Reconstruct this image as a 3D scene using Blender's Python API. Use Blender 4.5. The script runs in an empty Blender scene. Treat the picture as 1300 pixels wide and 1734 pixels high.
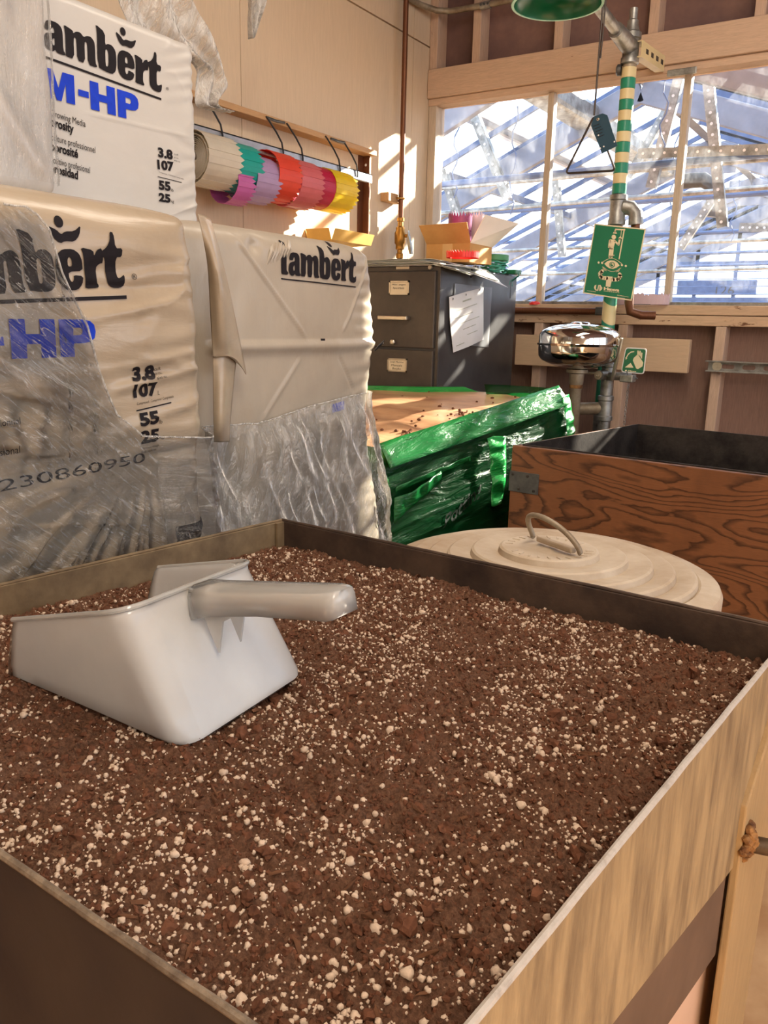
import bpy, bmesh, math, random
import numpy as np
from mathutils import Vector, Matrix

# ------------------------------------------------------------------ camera, light, exposure
S = bpy.context.scene
COL = S.collection
PITCH, ROLL, YAW = math.radians(13.14), math.radians(1.30), math.radians(32.63)
cam_data = bpy.data.cameras.new('camera')
cam = bpy.data.objects.new('camera', cam_data)
COL.objects.link(cam)
cam_data.sensor_fit = 'VERTICAL'
cam_data.sensor_height = 36.0
cam_data.lens = 1382.0 * 36.0 / 1734.0
cam_data.clip_start = 0.02
fwd = Vector((-math.sin(YAW) * math.cos(PITCH), math.cos(YAW) * math.cos(PITCH), -math.sin(PITCH)))
rt0 = Vector((math.cos(YAW), math.sin(YAW), 0))
up0 = rt0.cross(fwd)
rt = rt0 * math.cos(ROLL) + up0 * math.sin(ROLL)
up = up0 * math.cos(ROLL) - rt0 * math.sin(ROLL)
cam.matrix_world = Matrix(((rt.x, up.x, -fwd.x, 0), (rt.y, up.y, -fwd.y, 0), (rt.z, up.z, -fwd.z, 1.1), (0, 0, 0, 1)))
S.camera = cam

w = bpy.data.worlds.new('hazy_sky')
S.world = w
w.use_nodes = True
nt = w.node_tree
bg = nt.nodes['Background']
tc = nt.nodes.new('ShaderNodeTexCoord')
sx = nt.nodes.new('ShaderNodeSeparateXYZ')
cr = nt.nodes.new('ShaderNodeValToRGB')
nt.links.new(tc.outputs['Generated'], sx.inputs[0])
nt.links.new(sx.outputs['Z'], cr.inputs[0])
cr.color_ramp.elements[0].position = 0.0
cr.color_ramp.elements[0].color = (0.80, 0.84, 0.92, 1)
cr.color_ramp.elements[1].position = 0.6
cr.color_ramp.elements[1].color = (0.66, 0.80, 1.0, 1)
nt.links.new(cr.outputs[0], bg.inputs[0])
bg.inputs[1].default_value = 3.4

sun_d = bpy.data.lights.new('sun', 'SUN')
sun_d.energy = 30.0
sun_d.angle = math.radians(0.6)
sun_d.color = (1.0, 0.87, 0.68)
sun = bpy.data.objects.new('sun', sun_d)
COL.objects.link(sun)
sun.rotation_euler = Vector((-0.42, -1.0, -0.47)).to_track_quat('-Z', 'Y').to_euler()
sun.location = (3, 9, 5)


def area(name, loc, target, sx_, sy_, power, col):
    d = bpy.data.lights.new(name, 'AREA')
    d.shape = 'RECTANGLE'
    d.size, d.size_y, d.energy, d.color = sx_, sy_, power, col
    o = bpy.data.objects.new(name, d)
    COL.objects.link(o)
    o.location = loc
    o.rotation_euler = (Vector(target) - Vector(loc)).to_track_quat('-Z', 'Y').to_euler()
    return o


area('added_fill', (-0.5, 1.6, 2.9), (-0.5, 1.6, 0), 0.5, 2.4, 34, (1.0, 0.86, 0.70))  # added warm overhead fill; no fixture is known there
area('added_fill', (0.9, -0.6, 2.9), (0.4, 0.2, 0), 0.5, 2.4, 95, (1.0, 0.86, 0.70))  # second added fill, brightens the front of the box and scoop

S.view_settings.view_transform = 'Standard'
S.view_settings.look = 'None'
S.view_settings.gamma = 1.0
S.view_settings.use_curve_mapping = False
S.view_settings.exposure = 0.2
S.cycles.use_denoising = True
S.cycles.max_bounces = 8
S.cycles.transparent_max_bounces = 16
S.cycles.sample_clamp_indirect = 6.0
S.cycles.caustics_reflective = False
S.cycles.caustics_refractive = False

R = random.Random(7)
RNG = np.random.default_rng(11)


# ------------------------------------------------------------------ materials
def lin(c):
    return tuple(((v / 255) / 12.92 if v / 255 <= 0.04045 else ((v / 255 + 0.055) / 1.055) ** 2.4) for v in c) + (1.0,)


class NT:
    def __init__(s, name):
        s.m = bpy.data.materials.new(name)
        s.m.use_nodes = True
        s.t = s.m.node_tree
        s.t.nodes.clear()
        s.out = s.n('OutputMaterial')

    def n(s, kind, **kw):
        x = s.t.nodes.new('ShaderNode' + kind)
        for k, v in kw.items():
            if k in ('op',):
                x.operation = v
            elif hasattr(x, k):
                setattr(x, k, v)
            else:
                x.inputs[k].default_value = v
        return x

    def l(s, a, b):
        s.t.links.new(a, b)

    def coord(s, scale=(1, 1, 1), rot=(0, 0, 0), kind='Object'):
        c = s.n('TexCoord')
        src = c.outputs[kind]
        if any(rot):
            q = s.n('Mapping')
            q.inputs['Rotation'].default_value = rot
            s.l(src, q.inputs[0])
            src = q.outputs[0]
        m = s.n('Mapping')
        m.inputs['Scale'].default_value = scale
        s.l(src, m.inputs[0])
        return m.outputs[0]

    def noise(s, vec, scale, detail=4, rough=0.55, dist=0.0):
        x = s.n('TexNoise')
        x.inputs['Scale'].default_value = scale
        x.inputs['Detail'].default_value = detail
        x.inputs['Roughness'].default_value = rough
        x.inputs['Distortion'].default_value = dist
        s.l(vec, x.inputs['Vector'])
        return x.outputs['Fac']

    def ramp(s, fac, stops):
        r = s.n('ValToRGB')
        e = r.color_ramp.elements
        while len(e) < len(stops):
            e.new(0.5)
        for i, (p, c) in enumerate(stops):
            e[i].position = p
            e[i].color = c if len(c) == 4 else tuple(c) + (1,)
        s.l(fac, r.inputs[0])
        return r.outputs[0]

    def mixc(s, fac, a, b):
        x = s.n('Mix')
        x.data_type = 'RGBA'
        s.l(fac, x.inputs[0]) if not isinstance(fac, (int, float)) else setattr(x.inputs[0], 'default_value', fac)
        for v, k in ((a, 6), (b, 7)):
            if isinstance(v, tuple):
                x.inputs[k].default_value = v
            else:
                s.l(v, x.inputs[k])
        return x.outputs[2]

    def bump(s, h, strength=0.3, dist=0.01, normal=None):
        b = s.n('Bump')
        b.inputs['Strength'].default_value = strength
        b.inputs['Distance'].default_value = dist
        s.l(h, b.inputs['Height'])
        if normal is not None:
            s.l(normal, b.inputs['Normal'])
        return b.outputs[0]

    def pbr(s, color, rough=0.6, metal=0.0, normal=None, spec=0.5, coat=0.0, trans=0.0):
        p = s.n('BsdfPrincipled')
        if isinstance(color, tuple):
            p.inputs['Base Color'].default_value = color
        else:
            s.l(color, p.inputs['Base Color'])
        if isinstance(rough, (int, float)):
            p.inputs['Roughness'].default_value = rough
        else:
            s.l(rough, p.inputs['Roughness'])
        p.inputs['Metallic'].default_value = metal
        p.inputs['Specular IOR Level'].default_value = spec
        p.inputs['Coat Weight'].default_value = coat
        p.inputs['Transmission Weight'].default_value = trans
        if normal is not None:
            s.l(normal, p.inputs['Normal'])
        return p.outputs[0]

    def done(s, shader):
        s.l(shader, s.out.inputs[0])
        return s.m


def plain(name, c, rough=0.5, metal=0.0, vary=0.12, scale=20, bump=0.0, spec=0.5, stretch=(1, 1, 1), coat=0.0):
    t = NT(name)
    v = t.coord(stretch)
    f = t.noise(v, scale, 5)
    a = tuple(x * (1 - vary) for x in lin(c)[:3]) + (1,)
    b = tuple(min(1, x * (1 + vary)) for x in lin(c)[:3]) + (1,)
    col = t.ramp(f, [(0.3, a), (0.7, b)])
    nm = t.bump(f, bump, 0.004) if bump else None
    return t.done(t.pbr(col, rough, metal, nm, spec, coat))


def blotchy(name, c1, c2, c3, rough=0.6, metal=0.0, scale=6, fine=60, bump=0.15, spec=0.4, stretch=(1, 1, 1), lo=0.38, hi=0.66):
    t = NT(name)
    v = t.coord(stretch)
    f = t.noise(v, scale, 6, 0.62)
    g = t.noise(v, fine, 4, 0.6)
    base = t.mixc(g, lin(c1), lin(c2))
    k = t.ramp(f, [(lo, (0, 0, 0)), (hi, (1, 1, 1))])
    col = t.mixc(k, base, lin(c3))
    return t.done(t.pbr(col, rough, metal, t.bump(g, bump, 0.003), spec))


def painted_wood(name, c, chip, grain=(1, 1, 1), chips=0.66, vary=0.12):
    """cream paint over timber: long grain relief, chips of bare wood"""
    t = NT(name)
    v = t.coord(grain)
    g = t.noise(v, 26, 5, 0.6, 0.6)
    o = t.coord()
    f = t.noise(t.coord(tuple(0.5 + 0.5 * x for x in grain)), 14, 6, 0.7)
    a = tuple(x * (1 - vary) for x in lin(c)[:3]) + (1,)
    b = tuple(min(1, x * (1 + vary)) for x in lin(c)[:3]) + (1,)
    base = t.ramp(g, [(0.3, a), (0.7, b)])
    k = t.ramp(f, [(chips, (0, 0, 0)), (chips + 0.03, (1, 1, 1))])
    col = t.mixc(k, base, lin(chip))
    return t.done(t.pbr(col, 0.6, 0, t.bump(g, 0.25, 0.003), 0.3))


def plywood_grain(name, light, dark):
    """rotary-cut ply: wandering contour lines of dark late wood"""
    t = NT(name)
    v = t.coord((0.75, 0.75, 3.2))
    warp = t.noise(v, 2.1, 2, 0.35, 0.25)
    wob = t.noise(t.coord((2, 2, 7)), 8, 3, 0.5)
    mw = t.n('Math', op='MULTIPLY_ADD')
    t.l(wob, mw.inputs[0])
    mw.inputs[1].default_value = 0.035
    t.l(warp, mw.inputs[2])
    m = t.n('Math', op='MULTIPLY')
    t.l(mw.outputs[0], m.inputs[0])
    m.inputs[1].default_value = 24.0
    fr = t.n('Math', op='FRACT')
    t.l(m.outputs[0], fr.inputs[0])
    line = t.ramp(fr.outputs[0], [(0.0, (0.05, 0.05, 0.05)), (0.55, (0, 0, 0)), (0.9, (0.8, 0.8, 0.8)), (1.0, (0.05, 0.05, 0.05))])
    fib = t.noise(t.coord((3, 3, 60)), 9, 4, 0.6)
    base = t.ramp(fib, [(0.3, tuple(x * 0.78 for x in lin(light)[:3])), (0.75, lin(light))])
    stain = t.ramp(t.noise(t.coord((1.6, 1.6, 0.8)), 5, 4), [(0.5, (0, 0, 0)), (0.85, (0.6, 0.6, 0.6))])
    col = t.mixc(line, base, lin(dark))
    col = t.mixc(stain, col, lin((70, 42, 26)))
    return t.done(t.pbr(col, 0.5, 0, t.bump(fib, 0.12, 0.002), 0.4))


def film(name, scale, rot, haze=0.16, strength=0.7, tint=(0.985, 0.98, 0.97), freq=9, refl=2.2, crease=0.30):
    """clear polythene: see-through, glossy folds, faint milky haze"""
    t = NT(name)
    v = t.coord(scale, rot)
    a = t.noise(v, freq, 6, 0.62, 0.9)
    rid = t.n('Math', op='PINGPONG')
    t.l(a, rid.inputs[0])
    rid.inputs[1].default_value = 0.09
    add = t.n('Math', op='ADD')
    b = t.noise(t.coord(), 16, 4)
    mb = t.n('Math', op='MULTIPLY')
    t.l(b, mb.inputs[0])
    mb.inputs[1].default_value = 0.25
    t.l(rid.outputs[0], add.inputs[0])
    t.l(mb.outputs[0], add.inputs[1])
    nm = t.bump(add.outputs[0], strength, 0.05)
    tr = t.n('BsdfTransparent')
    tr.inputs[0].default_value = tint + (1,)
    gl = t.n('BsdfGlossy')
    gl.inputs['Roughness'].default_value = 0.09
    t.l(nm, gl.inputs['Normal'])
    df = t.n('BsdfDiffuse')
    df.inputs[0].default_value = (0.93, 0.90, 0.85, 1)
    t.l(nm, df.inputs['Normal'])
    tl = t.n('BsdfTranslucent')
    tl.inputs[0].default_value = (0.8, 0.78, 0.74, 1)
    hz = t.n('MixShader')
    hz.inputs[0].default_value = 0.2
    t.l(df.outputs[0], hz.inputs[1])
    t.l(tl.outputs[0], hz.inputs[2])
    m1 = t.n('MixShader')
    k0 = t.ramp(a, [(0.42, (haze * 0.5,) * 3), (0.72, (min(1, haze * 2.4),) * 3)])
    cr_ = t.ramp(rid.outputs[0], [(0.0, (crease,) * 3), (0.016, (0, 0, 0))])  # whitened creases, with the folds' highlight streaks put into the colour
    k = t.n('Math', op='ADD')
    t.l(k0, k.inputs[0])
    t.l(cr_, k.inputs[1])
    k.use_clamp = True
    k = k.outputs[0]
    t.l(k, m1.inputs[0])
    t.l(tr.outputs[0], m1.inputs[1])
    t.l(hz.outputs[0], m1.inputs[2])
    fr = t.n('Fresnel')
    fr.inputs[0].default_value = 1.45
    fm = t.n('Math', op='MULTIPLY_ADD')
    t.l(fr.outputs[0], fm.inputs[0])
    fm.inputs[1].default_value = refl
    fm.inputs[2].default_value = 0.02
    fm.use_clamp = True
    m2 = t.n('MixShader')
    t.l(fm.outputs[0], m2.inputs[0])
    t.l(m1.outputs[0], m2.inputs[1])
    t.l(gl.outputs[0], m2.inputs[2])
    return t.done(m2.outputs[0])


def frosted(name, clear, col=(0.88, 0.88, 0.86), rough=0.32, trl=0.5):
    t = NT(name)
    nz = t.noise(t.coord(), 40, 4)
    p = t.pbr(t.ramp(nz, [(0.3, tuple(c * 0.92 for c in col)), (0.7, col)]), rough, 0, None, 0.5)
    tl = t.n('BsdfTranslucent')
    tl.inputs[0].default_value = col + (1,)
    a = t.n('MixShader')
    a.inputs[0].default_value = trl
    t.l(p, a.inputs[1])
    t.l(tl.outputs[0], a.inputs[2])
    tr = t.n('BsdfTransparent')
    tr.inputs[0].default_value = (0.95, 0.95, 0.94, 1)
    b = t.n('MixShader')
    b.inputs[0].default_value = clear
    t.l(a.outputs[0], b.inputs[1])
    t.l(tr.outputs[0], b.inputs[2])
    gl = t.n('BsdfGlossy')
    gl.inputs['Roughness'].default_value = 0.12
    fr = t.n('Fresnel')
    fr.inputs[0].default_value = 1.35
    c = t.n('MixShader')
    t.l(fr.outputs[0], c.inputs[0])
    t.l(b.outputs[0], c.inputs[1])
    t.l(gl.outputs[0], c.inputs[2])
    return t.done(c.outputs[0])


def pane_glass(name, haze=0.05, ior=1.3):
    t = NT(name)
    tr = t.n('BsdfTransparent')
    tr.inputs[0].default_value = (0.97, 0.985, 1.0, 1)
    df = t.n('BsdfTranslucent')
    df.inputs[0].default_value = (0.9, 0.94, 1.0, 1)
    sp = t.noise(t.coord((1, 1, 0.4)), 22, 6, 0.7)
    k = t.ramp(sp, [(0.4, (haze * 0.4,) * 3), (0.78, (haze * 3.5,) * 3)])
    m = t.n('MixShader')
    t.l(k, m.inputs[0])
    t.l(tr.outputs[0], m.inputs[1])
    t.l(df.outputs[0], m.inputs[2])
    gl = t.n('BsdfGlossy')
    gl.inputs['Roughness'].default_value = 0.03
    fr = t.n('Fresnel')
    fr.inputs[0].default_value = ior
    c = t.n('MixShader')
    t.l(fr.outputs[0], c.inputs[0])
    t.l(m.outputs[0], c.inputs[1])
    t.l(gl.outputs[0], c.inputs[2])
    return t.done(c.outputs[0])


def bag_plastic(name, c, dirt, rough=0.33, streak=(1, 1, 1), dirtamt=0.45, bump=0.25):
    t = NT(name)
    v = t.coord(streak)
    f = t.noise(v, 11, 5, 0.6, 0.4)
    d = t.noise(t.coord(), 5, 6, 0.7)
    a = tuple(x * 0.93 for x in lin(c)[:3]) + (1,)
    col = t.mixc(t.ramp(d, [(0.5, (0, 0, 0)), (0.8, (dirtamt,) * 3)]), t.ramp(f, [(0.3, a), (0.7, lin(c))]), lin(dirt))
    return t.done(t.pbr(col, rough, 0, t.bump(f, bump, 0.006), 0.5))


def soil_mat():
    t = NT('potting_soil')
    v = t.coord()
    f = t.noise(v, 260, 6, 0.75)
    g = t.noise(v, 9, 4, 0.6)
    fib = t.noise(t.coord((60, 340, 200), (0, 0, 0.6)), 1.0, 4, 0.7)
    col = t.ramp(f, [(0.28, lin((50, 34, 25))), (0.48, lin((108, 76, 58))), (0.66, lin((152, 112, 87))), (0.8, lin((196, 156, 126)))])
    col = t.mixc(t.ramp(g, [(0.35, (0, 0, 0)), (0.7, (0.6, 0.6, 0.6))]), col, t.ramp(fib, [(0.3, lin((72, 46, 33))), (0.7, lin((142, 100, 74)))]))
    return t.done(t.pbr(col, 0.9, 0, t.bump(f, 0.9, 0.006), 0.2))


M = {}
M['wall'] = painted_wood('painted_plywood_wall', (206, 184, 156), (176, 152, 124), (6, 6, 0.5), 0.80, 0.05)
M['stud'] = painted_wood('cream_painted_stud', (196, 168, 146), (104, 70, 48), (5, 5, 0.7), 0.70)
M['beam'] = painted_wood('cream_painted_beam', (202, 173, 148), (120, 82, 56), (0.7, 8, 8), 0.72)
M['sillwood'] = painted_wood('chipped_sill_paint', (201, 170, 140), (112, 78, 54), (0.6, 5, 5), 0.60)
M['board'] = painted_wood('cream_painted_board', (200, 172, 142), (150, 118, 90), (0.6, 5, 5), 0.76, 0.06)
M['ply'] = painted_wood('brown_painted_ply', (134, 106, 94), (76, 54, 46), (9, 9, 0.6), 0.72, 0.16)
M['upper_ply'] = blotchy('weathered_upper_ply', (126, 98, 92), (142, 112, 102), (108, 84, 82), 0.75, 0, 4, 50, 0.1)
M['concrete'] = blotchy('tan_concrete', (176, 142, 104), (190, 158, 120), (150, 110, 74), 0.7, 0, 3, 40, 0.2)
M['mullion'] = painted_wood('cream_window_bar', (194, 178, 158), (140, 116, 90), (6, 6, 0.7), 0.72)
M['glass'] = pane_glass('dusty_window_glass', 0.014, 1.12)
M['ghglass'] = pane_glass('greenhouse_glass', 0.004, 1.02)
M['alu'] = plain('greenhouse_aluminium', (92, 110, 146), 0.5, 0.1, 0.2, 12)
M['truss'] = plain('greenhouse_truss_paint', (132, 136, 148), 0.6, 0.1, 0.15, 10, 0.1)
M['galv'] = blotchy('galvanised_steel', (150, 150, 146), (186, 186, 182), (120, 118, 112), 0.42, 0.75, 18, 90, 0.08)
M['dirtypipe'] = blotchy('dirty_pipe', (150, 138, 118), (176, 164, 142), (116, 96, 74), 0.5, 0.35, 12, 80, 0.1)
M['liner'] = blotchy('dark_liner_steel', (64, 58, 54), (88, 82, 78), (44, 40, 40), 0.42, 0.6, 12, 110, 0.2, 0.5)
M['liner_rust'] = blotchy('rusty_box_steel', (74, 58, 48), (96, 78, 64), (48, 38, 34), 0.6, 0.25, 7, 80, 0.25, 0.35)
M['liner_tan'] = blotchy('tan_steel', (118, 98, 72), (144, 124, 94), (86, 70, 52), 0.6, 0.15, 8, 60, 0.2, 0.3)  # tan, lighter than the other steel of the box
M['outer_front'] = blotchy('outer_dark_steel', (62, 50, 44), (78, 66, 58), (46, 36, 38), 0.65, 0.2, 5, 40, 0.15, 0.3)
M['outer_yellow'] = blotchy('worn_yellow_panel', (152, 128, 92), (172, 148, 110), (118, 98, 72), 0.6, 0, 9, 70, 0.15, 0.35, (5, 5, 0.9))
M['rim_edge'] = blotchy('bare_rim_edge', (176, 166, 154), (206, 198, 188), (120, 104, 90), 0.5, 0.3, 24, 160, 0.25, 0.4, (1, 1, 1), 0.55, 0.75)
M['rim_dull'] = blotchy('dull_rim_edge', (128, 112, 94), (150, 134, 114), (92, 78, 66), 0.6, 0.2, 60, 200, 0.4)
M['leg_wood'] = painted_wood('worn_yellow_leg', (166, 138, 98), (140, 104, 66), (6, 6, 0.6), 0.70, 0.1)
M['brace_dark'] = plain('brown_timber', (100, 78, 62), 0.7, 0, 0.2, 10, 0.2, 0.3, (1, 1, 1))
M['pinkboard'] = plain('pale_timber', (206, 172, 146), 0.6, 0, 0.08, 10, 0.1)
M['rust'] = blotchy('rust_weld', (150, 104, 58), (186, 140, 84), (90, 56, 34), 0.8, 0.2, 60, 200, 0.6)
M['rustrod'] = blotchy('rusty_rod', (96, 82, 68), (128, 108, 84), (64, 50, 42), 0.5, 0.5, 20, 90, 0.2)
M['soil'] = soil_mat()
M['clod'] = plain('soil_clod', (96, 62, 45), 0.95, 0, 0.4, 90, 0.6, 0.15)
M['bark'] = plain('bark_fibre', (98, 66, 46), 0.9, 0, 0.35, 60, 0.3, 0.2)
M['perlite'] = plain('perlite', (200, 177, 155), 0.85, 0, 0.12, 160, 0.5, 0.25)
M['scoop'] = frosted('frosted_plastic', 0.12, (0.96, 0.95, 0.92), 0.3, 0.5)
M['scoop_clear'] = frosted('clear_plastic', 0.5, (0.95, 0.94, 0.90), 0.12, 0.35)
M['bag_l'] = bag_plastic('taupe_bag_plastic', (172, 156, 134), (136, 114, 88), 0.26, (1, 0.7, 3.2))
M['bag_t'] = bag_plastic('white_bag_plastic', (192, 188, 182), (176, 164, 148), 0.36, (1, 0.8, 2), 0.25, 0.12)
M['bag_r'] = bag_plastic('grey_taupe_bag_plastic', (172, 161, 145), (148, 130, 108), 0.28, (1, 2, 0.8))
M['bag_w'] = bag_plastic('wrapped_bag_plastic', (216, 212, 206), (170, 160, 148), 0.25, (1, 4, 0.6), 0.3, 0.4)
M['ink'] = plain('black_print', (26, 21, 24), 0.6, 0, 0.2, 60, 0, 0.2)
M['ink_blue'] = plain('blue_print', (24, 58, 186), 0.6, 0, 0.1, 60, 0, 0.2)
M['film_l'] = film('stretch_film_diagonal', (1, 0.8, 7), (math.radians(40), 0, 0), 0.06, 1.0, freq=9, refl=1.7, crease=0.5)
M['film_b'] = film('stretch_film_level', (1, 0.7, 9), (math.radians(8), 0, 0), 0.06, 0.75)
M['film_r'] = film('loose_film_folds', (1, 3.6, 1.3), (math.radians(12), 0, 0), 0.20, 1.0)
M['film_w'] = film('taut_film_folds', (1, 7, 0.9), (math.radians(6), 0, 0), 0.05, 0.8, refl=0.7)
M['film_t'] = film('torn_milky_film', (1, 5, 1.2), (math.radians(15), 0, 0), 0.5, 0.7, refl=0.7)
M['greenfilm'] = None
M['cabinet'] = blotchy('dark_brown_enamel', (72, 64, 56), (84, 75, 66), (62, 55, 50), 0.42, 0.1, 7, 60, 0.05, 0.5)
M['cabinet_side'] = blotchy('dark_grey_enamel', (70, 69, 70), (80, 79, 80), (60, 58, 60), 0.36, 0.15, 5, 60, 0.04, 0.5)
M['chrome'] = plain('polished_stainless', (206, 204, 200), 0.09, 1.0, 0.04, 8)
M['satin'] = plain('satin_metal', (206, 196, 178), 0.3, 0.9, 0.08, 30)
M['paper'] = plain('white_paper', (226, 224, 222), 0.7, 0, 0.03, 12)
M['sleeve'] = frosted('plastic_sleeve', 0.45, (0.80, 0.82, 0.86), 0.15)
M['news'] = plain('grey_newsprint', (176, 176, 160), 0.8, 0, 0.18, 30)
M['cream_label'] = plain('cream_card', (214, 200, 170), 0.6, 0, 0.05, 30)
M['card'] = blotchy('brown_cardboard', (198, 150, 88), (208, 162, 100), (186, 136, 76), 0.75, 0, 5, 60, 0.05)
M['sunlit_card'] = plain('sunlit_cardboard', (236, 228, 214), 0.7, 0, 0.03, 14)  # cardboard flap with the sun's glare put into its colour
M['faded_print'] = plain('faded_dark_print', (8, 26, 14), 0.5, 0, 0.1, 30)
M['tape'] = plain('packing_tape', (214, 176, 120), 0.25, 0, 0.06, 20)
M['yellow_tray'] = plain('yellow_cardboard', (214, 168, 84), 0.7, 0, 0.08, 14)
M['red'] = plain('red_plastic', (226, 44, 34), 0.4, 0, 0.05, 14)
M['green_tape'] = plain('green_tape', (62, 130, 84), 0.45, 0, 0.1, 14)
M['teal_twine'] = plain('teal_twine', (70, 160, 140), 0.7, 0, 0.1, 60)
M['dgreen'] = plain('dark_green_plastic', (30, 104, 68), 0.4, 0, 0.1, 14)
M['black'] = plain('black_plastic', (28, 26, 28), 0.5, 0, 0.1, 14)
M['signgreen'] = plain('sign_green', (24, 116, 82), 0.38, 0, 0.05, 6)
M['signcream'] = plain('sign_cream', (226, 214, 178), 0.5, 0, 0.03, 6)
M['stripegreen'] = plain('stripe_green', (32, 132, 102), 0.35, 0, 0.06, 8)
M['stripecream'] = plain('stripe_cream', (214, 196, 148), 0.4, 0, 0.06, 8)
M['showergreen'] = plain('green_shower_plastic', (22, 112, 74), 0.22, 0, 0.08, 6)
M['showerrim'] = plain('pale_green_rim', (150, 216, 180), 0.3, 0, 0.05, 6)
M['rod'] = plain('dark_steel_rod', (62, 54, 50), 0.4, 0.6, 0.1, 20)
M['tag'] = plain('dark_slate_tag', (34, 66, 84), 0.5, 0, 0.06, 20)
M['brass'] = plain('aged_brass', (168, 124, 60), 0.4, 0.8, 0.15, 30)
M['copper'] = plain('brown_copper_pipe', (112, 70, 46), 0.45, 0.6, 0.15, 20, 0, 0.5, (8, 8, 0.6))
M['railsteel'] = plain('rail_steel', (176, 178, 182), 0.4, 0.7, 0.12, 30)
M['railwood'] = painted_wood('bare_pine', (186, 146, 104), (140, 104, 70), (8, 0.6, 8), 0.75)
M['lid'] = blotchy('beige_bin_plastic', (184, 168, 146), (200, 186, 166), (166, 144, 118), 0.6, 0, 6, 50, 0.12, 0.35)
M['ply_orange'] = plywood_grain('varnished_plywood', (132, 86, 54), (44, 25, 15))
M['ply_edge'] = plain('plywood_edge', (158, 100, 60), 0.7, 0, 0.3, 40, 0.2, 0.3, (20, 20, 3))
M['bracket'] = blotchy('dull_zinc_plate', (92, 92, 90), (108, 108, 106), (78, 78, 78), 0.5, 0.6, 20, 120, 0.1)
M['baletop'] = blotchy('brown_bale_film', (196, 150, 112), (212, 172, 132), (164, 116, 86), 0.28, 0, 6, 40, 0.15, 0.5, (0.8, 2.6, 1))
M['balecore'] = plain('dark_bale', (30, 48, 24), 0.6, 0, 0.4, 9)


def green_film(name, clear, c=(12, 62, 32)):
    t = NT(name)
    v = t.coord((2, 0.9, 6), (math.radians(-11), 0, 0))
    a = t.noise(v, 6, 5, 0.6, 1.2)
    nm = t.bump(a, 0.45, 0.03)
    big = t.noise(t.coord((0.6, 0.6, 1.2)), 4.5, 3)
    col = t.ramp(a, [(0.3, tuple(x * 0.7 for x in lin(c)[:3])), (0.7, tuple(min(1, x * 1.25) for x in lin(c)[:3]))])
    p = t.pbr(col, 0.22, 0, nm, 0.6)
    tr = t.n('BsdfTransparent')
    tr.inputs[0].default_value = (0.34, 0.70, 0.36, 1)
    m = t.n('MixShader')
    t.l(t.ramp(big, [(0.35, (clear * 0.5,) * 3), (0.65, (clear,) * 3)]), m.inputs[0])
    t.l(p, m.inputs[1])
    t.l(tr.outputs[0], m.inputs[2])
    return t.done(m.outputs[0])


M['greenfilm'] = green_film('green_polythene', 0.6)
M['greenflap'] = green_film('bright_green_polythene', 0.15, (34, 150, 70))
M['greenhem'] = green_film('mid_green_polythene', 0.3, (20, 100, 48))
COILC = {'white': (226, 216, 198), 'teal': (40, 176, 164), 'lilac': (192, 164, 204), 'orchid': (206, 110, 176), 'orange': (238, 84, 62),
         'pink': (224, 116, 120), 'crimson': (200, 34, 76), 'yellow': (236, 210, 40), 'palepink': (226, 200, 206), 'purple': (162, 76, 130)}
for k_, c_ in COILC.items():
    t_ = NT(k_ + '_label_plastic')
    p_ = t_.pbr(t_.ramp(t_.noise(t_.coord(), 30, 3), [(0.3, tuple(x * 0.9 for x in lin(c_)[:3])), (0.7, lin(c_))]), 0.38)
    q_ = t_.n('BsdfTranslucent')
    q_.inputs[0].default_value = lin(c_)
    x_ = t_.n('MixShader')
    x_.inputs[0].default_value = 0.3
    t_.l(p_, x_.inputs[1])
    t_.l(q_.outputs[0], x_.inputs[2])
    M['c_' + k_] = t_.done(x_.outputs[0])


# ------------------------------------------------------------------ helpers
def thing(name, label, cat, loc=(0, 0, 0), group=None, kind=None):
    o = bpy.data.objects.new(name, None)
    COL.objects.link(o)
    o.location = loc
    o.empty_display_size = 0.1
    tag(o, label, cat, group, kind)
    o['off'] = loc
    return o


def tag(o, label=None, cat=None, group=None, kind=None):
    for k, v in (('label', label), ('category', cat), ('group', group), ('kind', kind)):
        if v:
            o[k] = v
    return o


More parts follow.
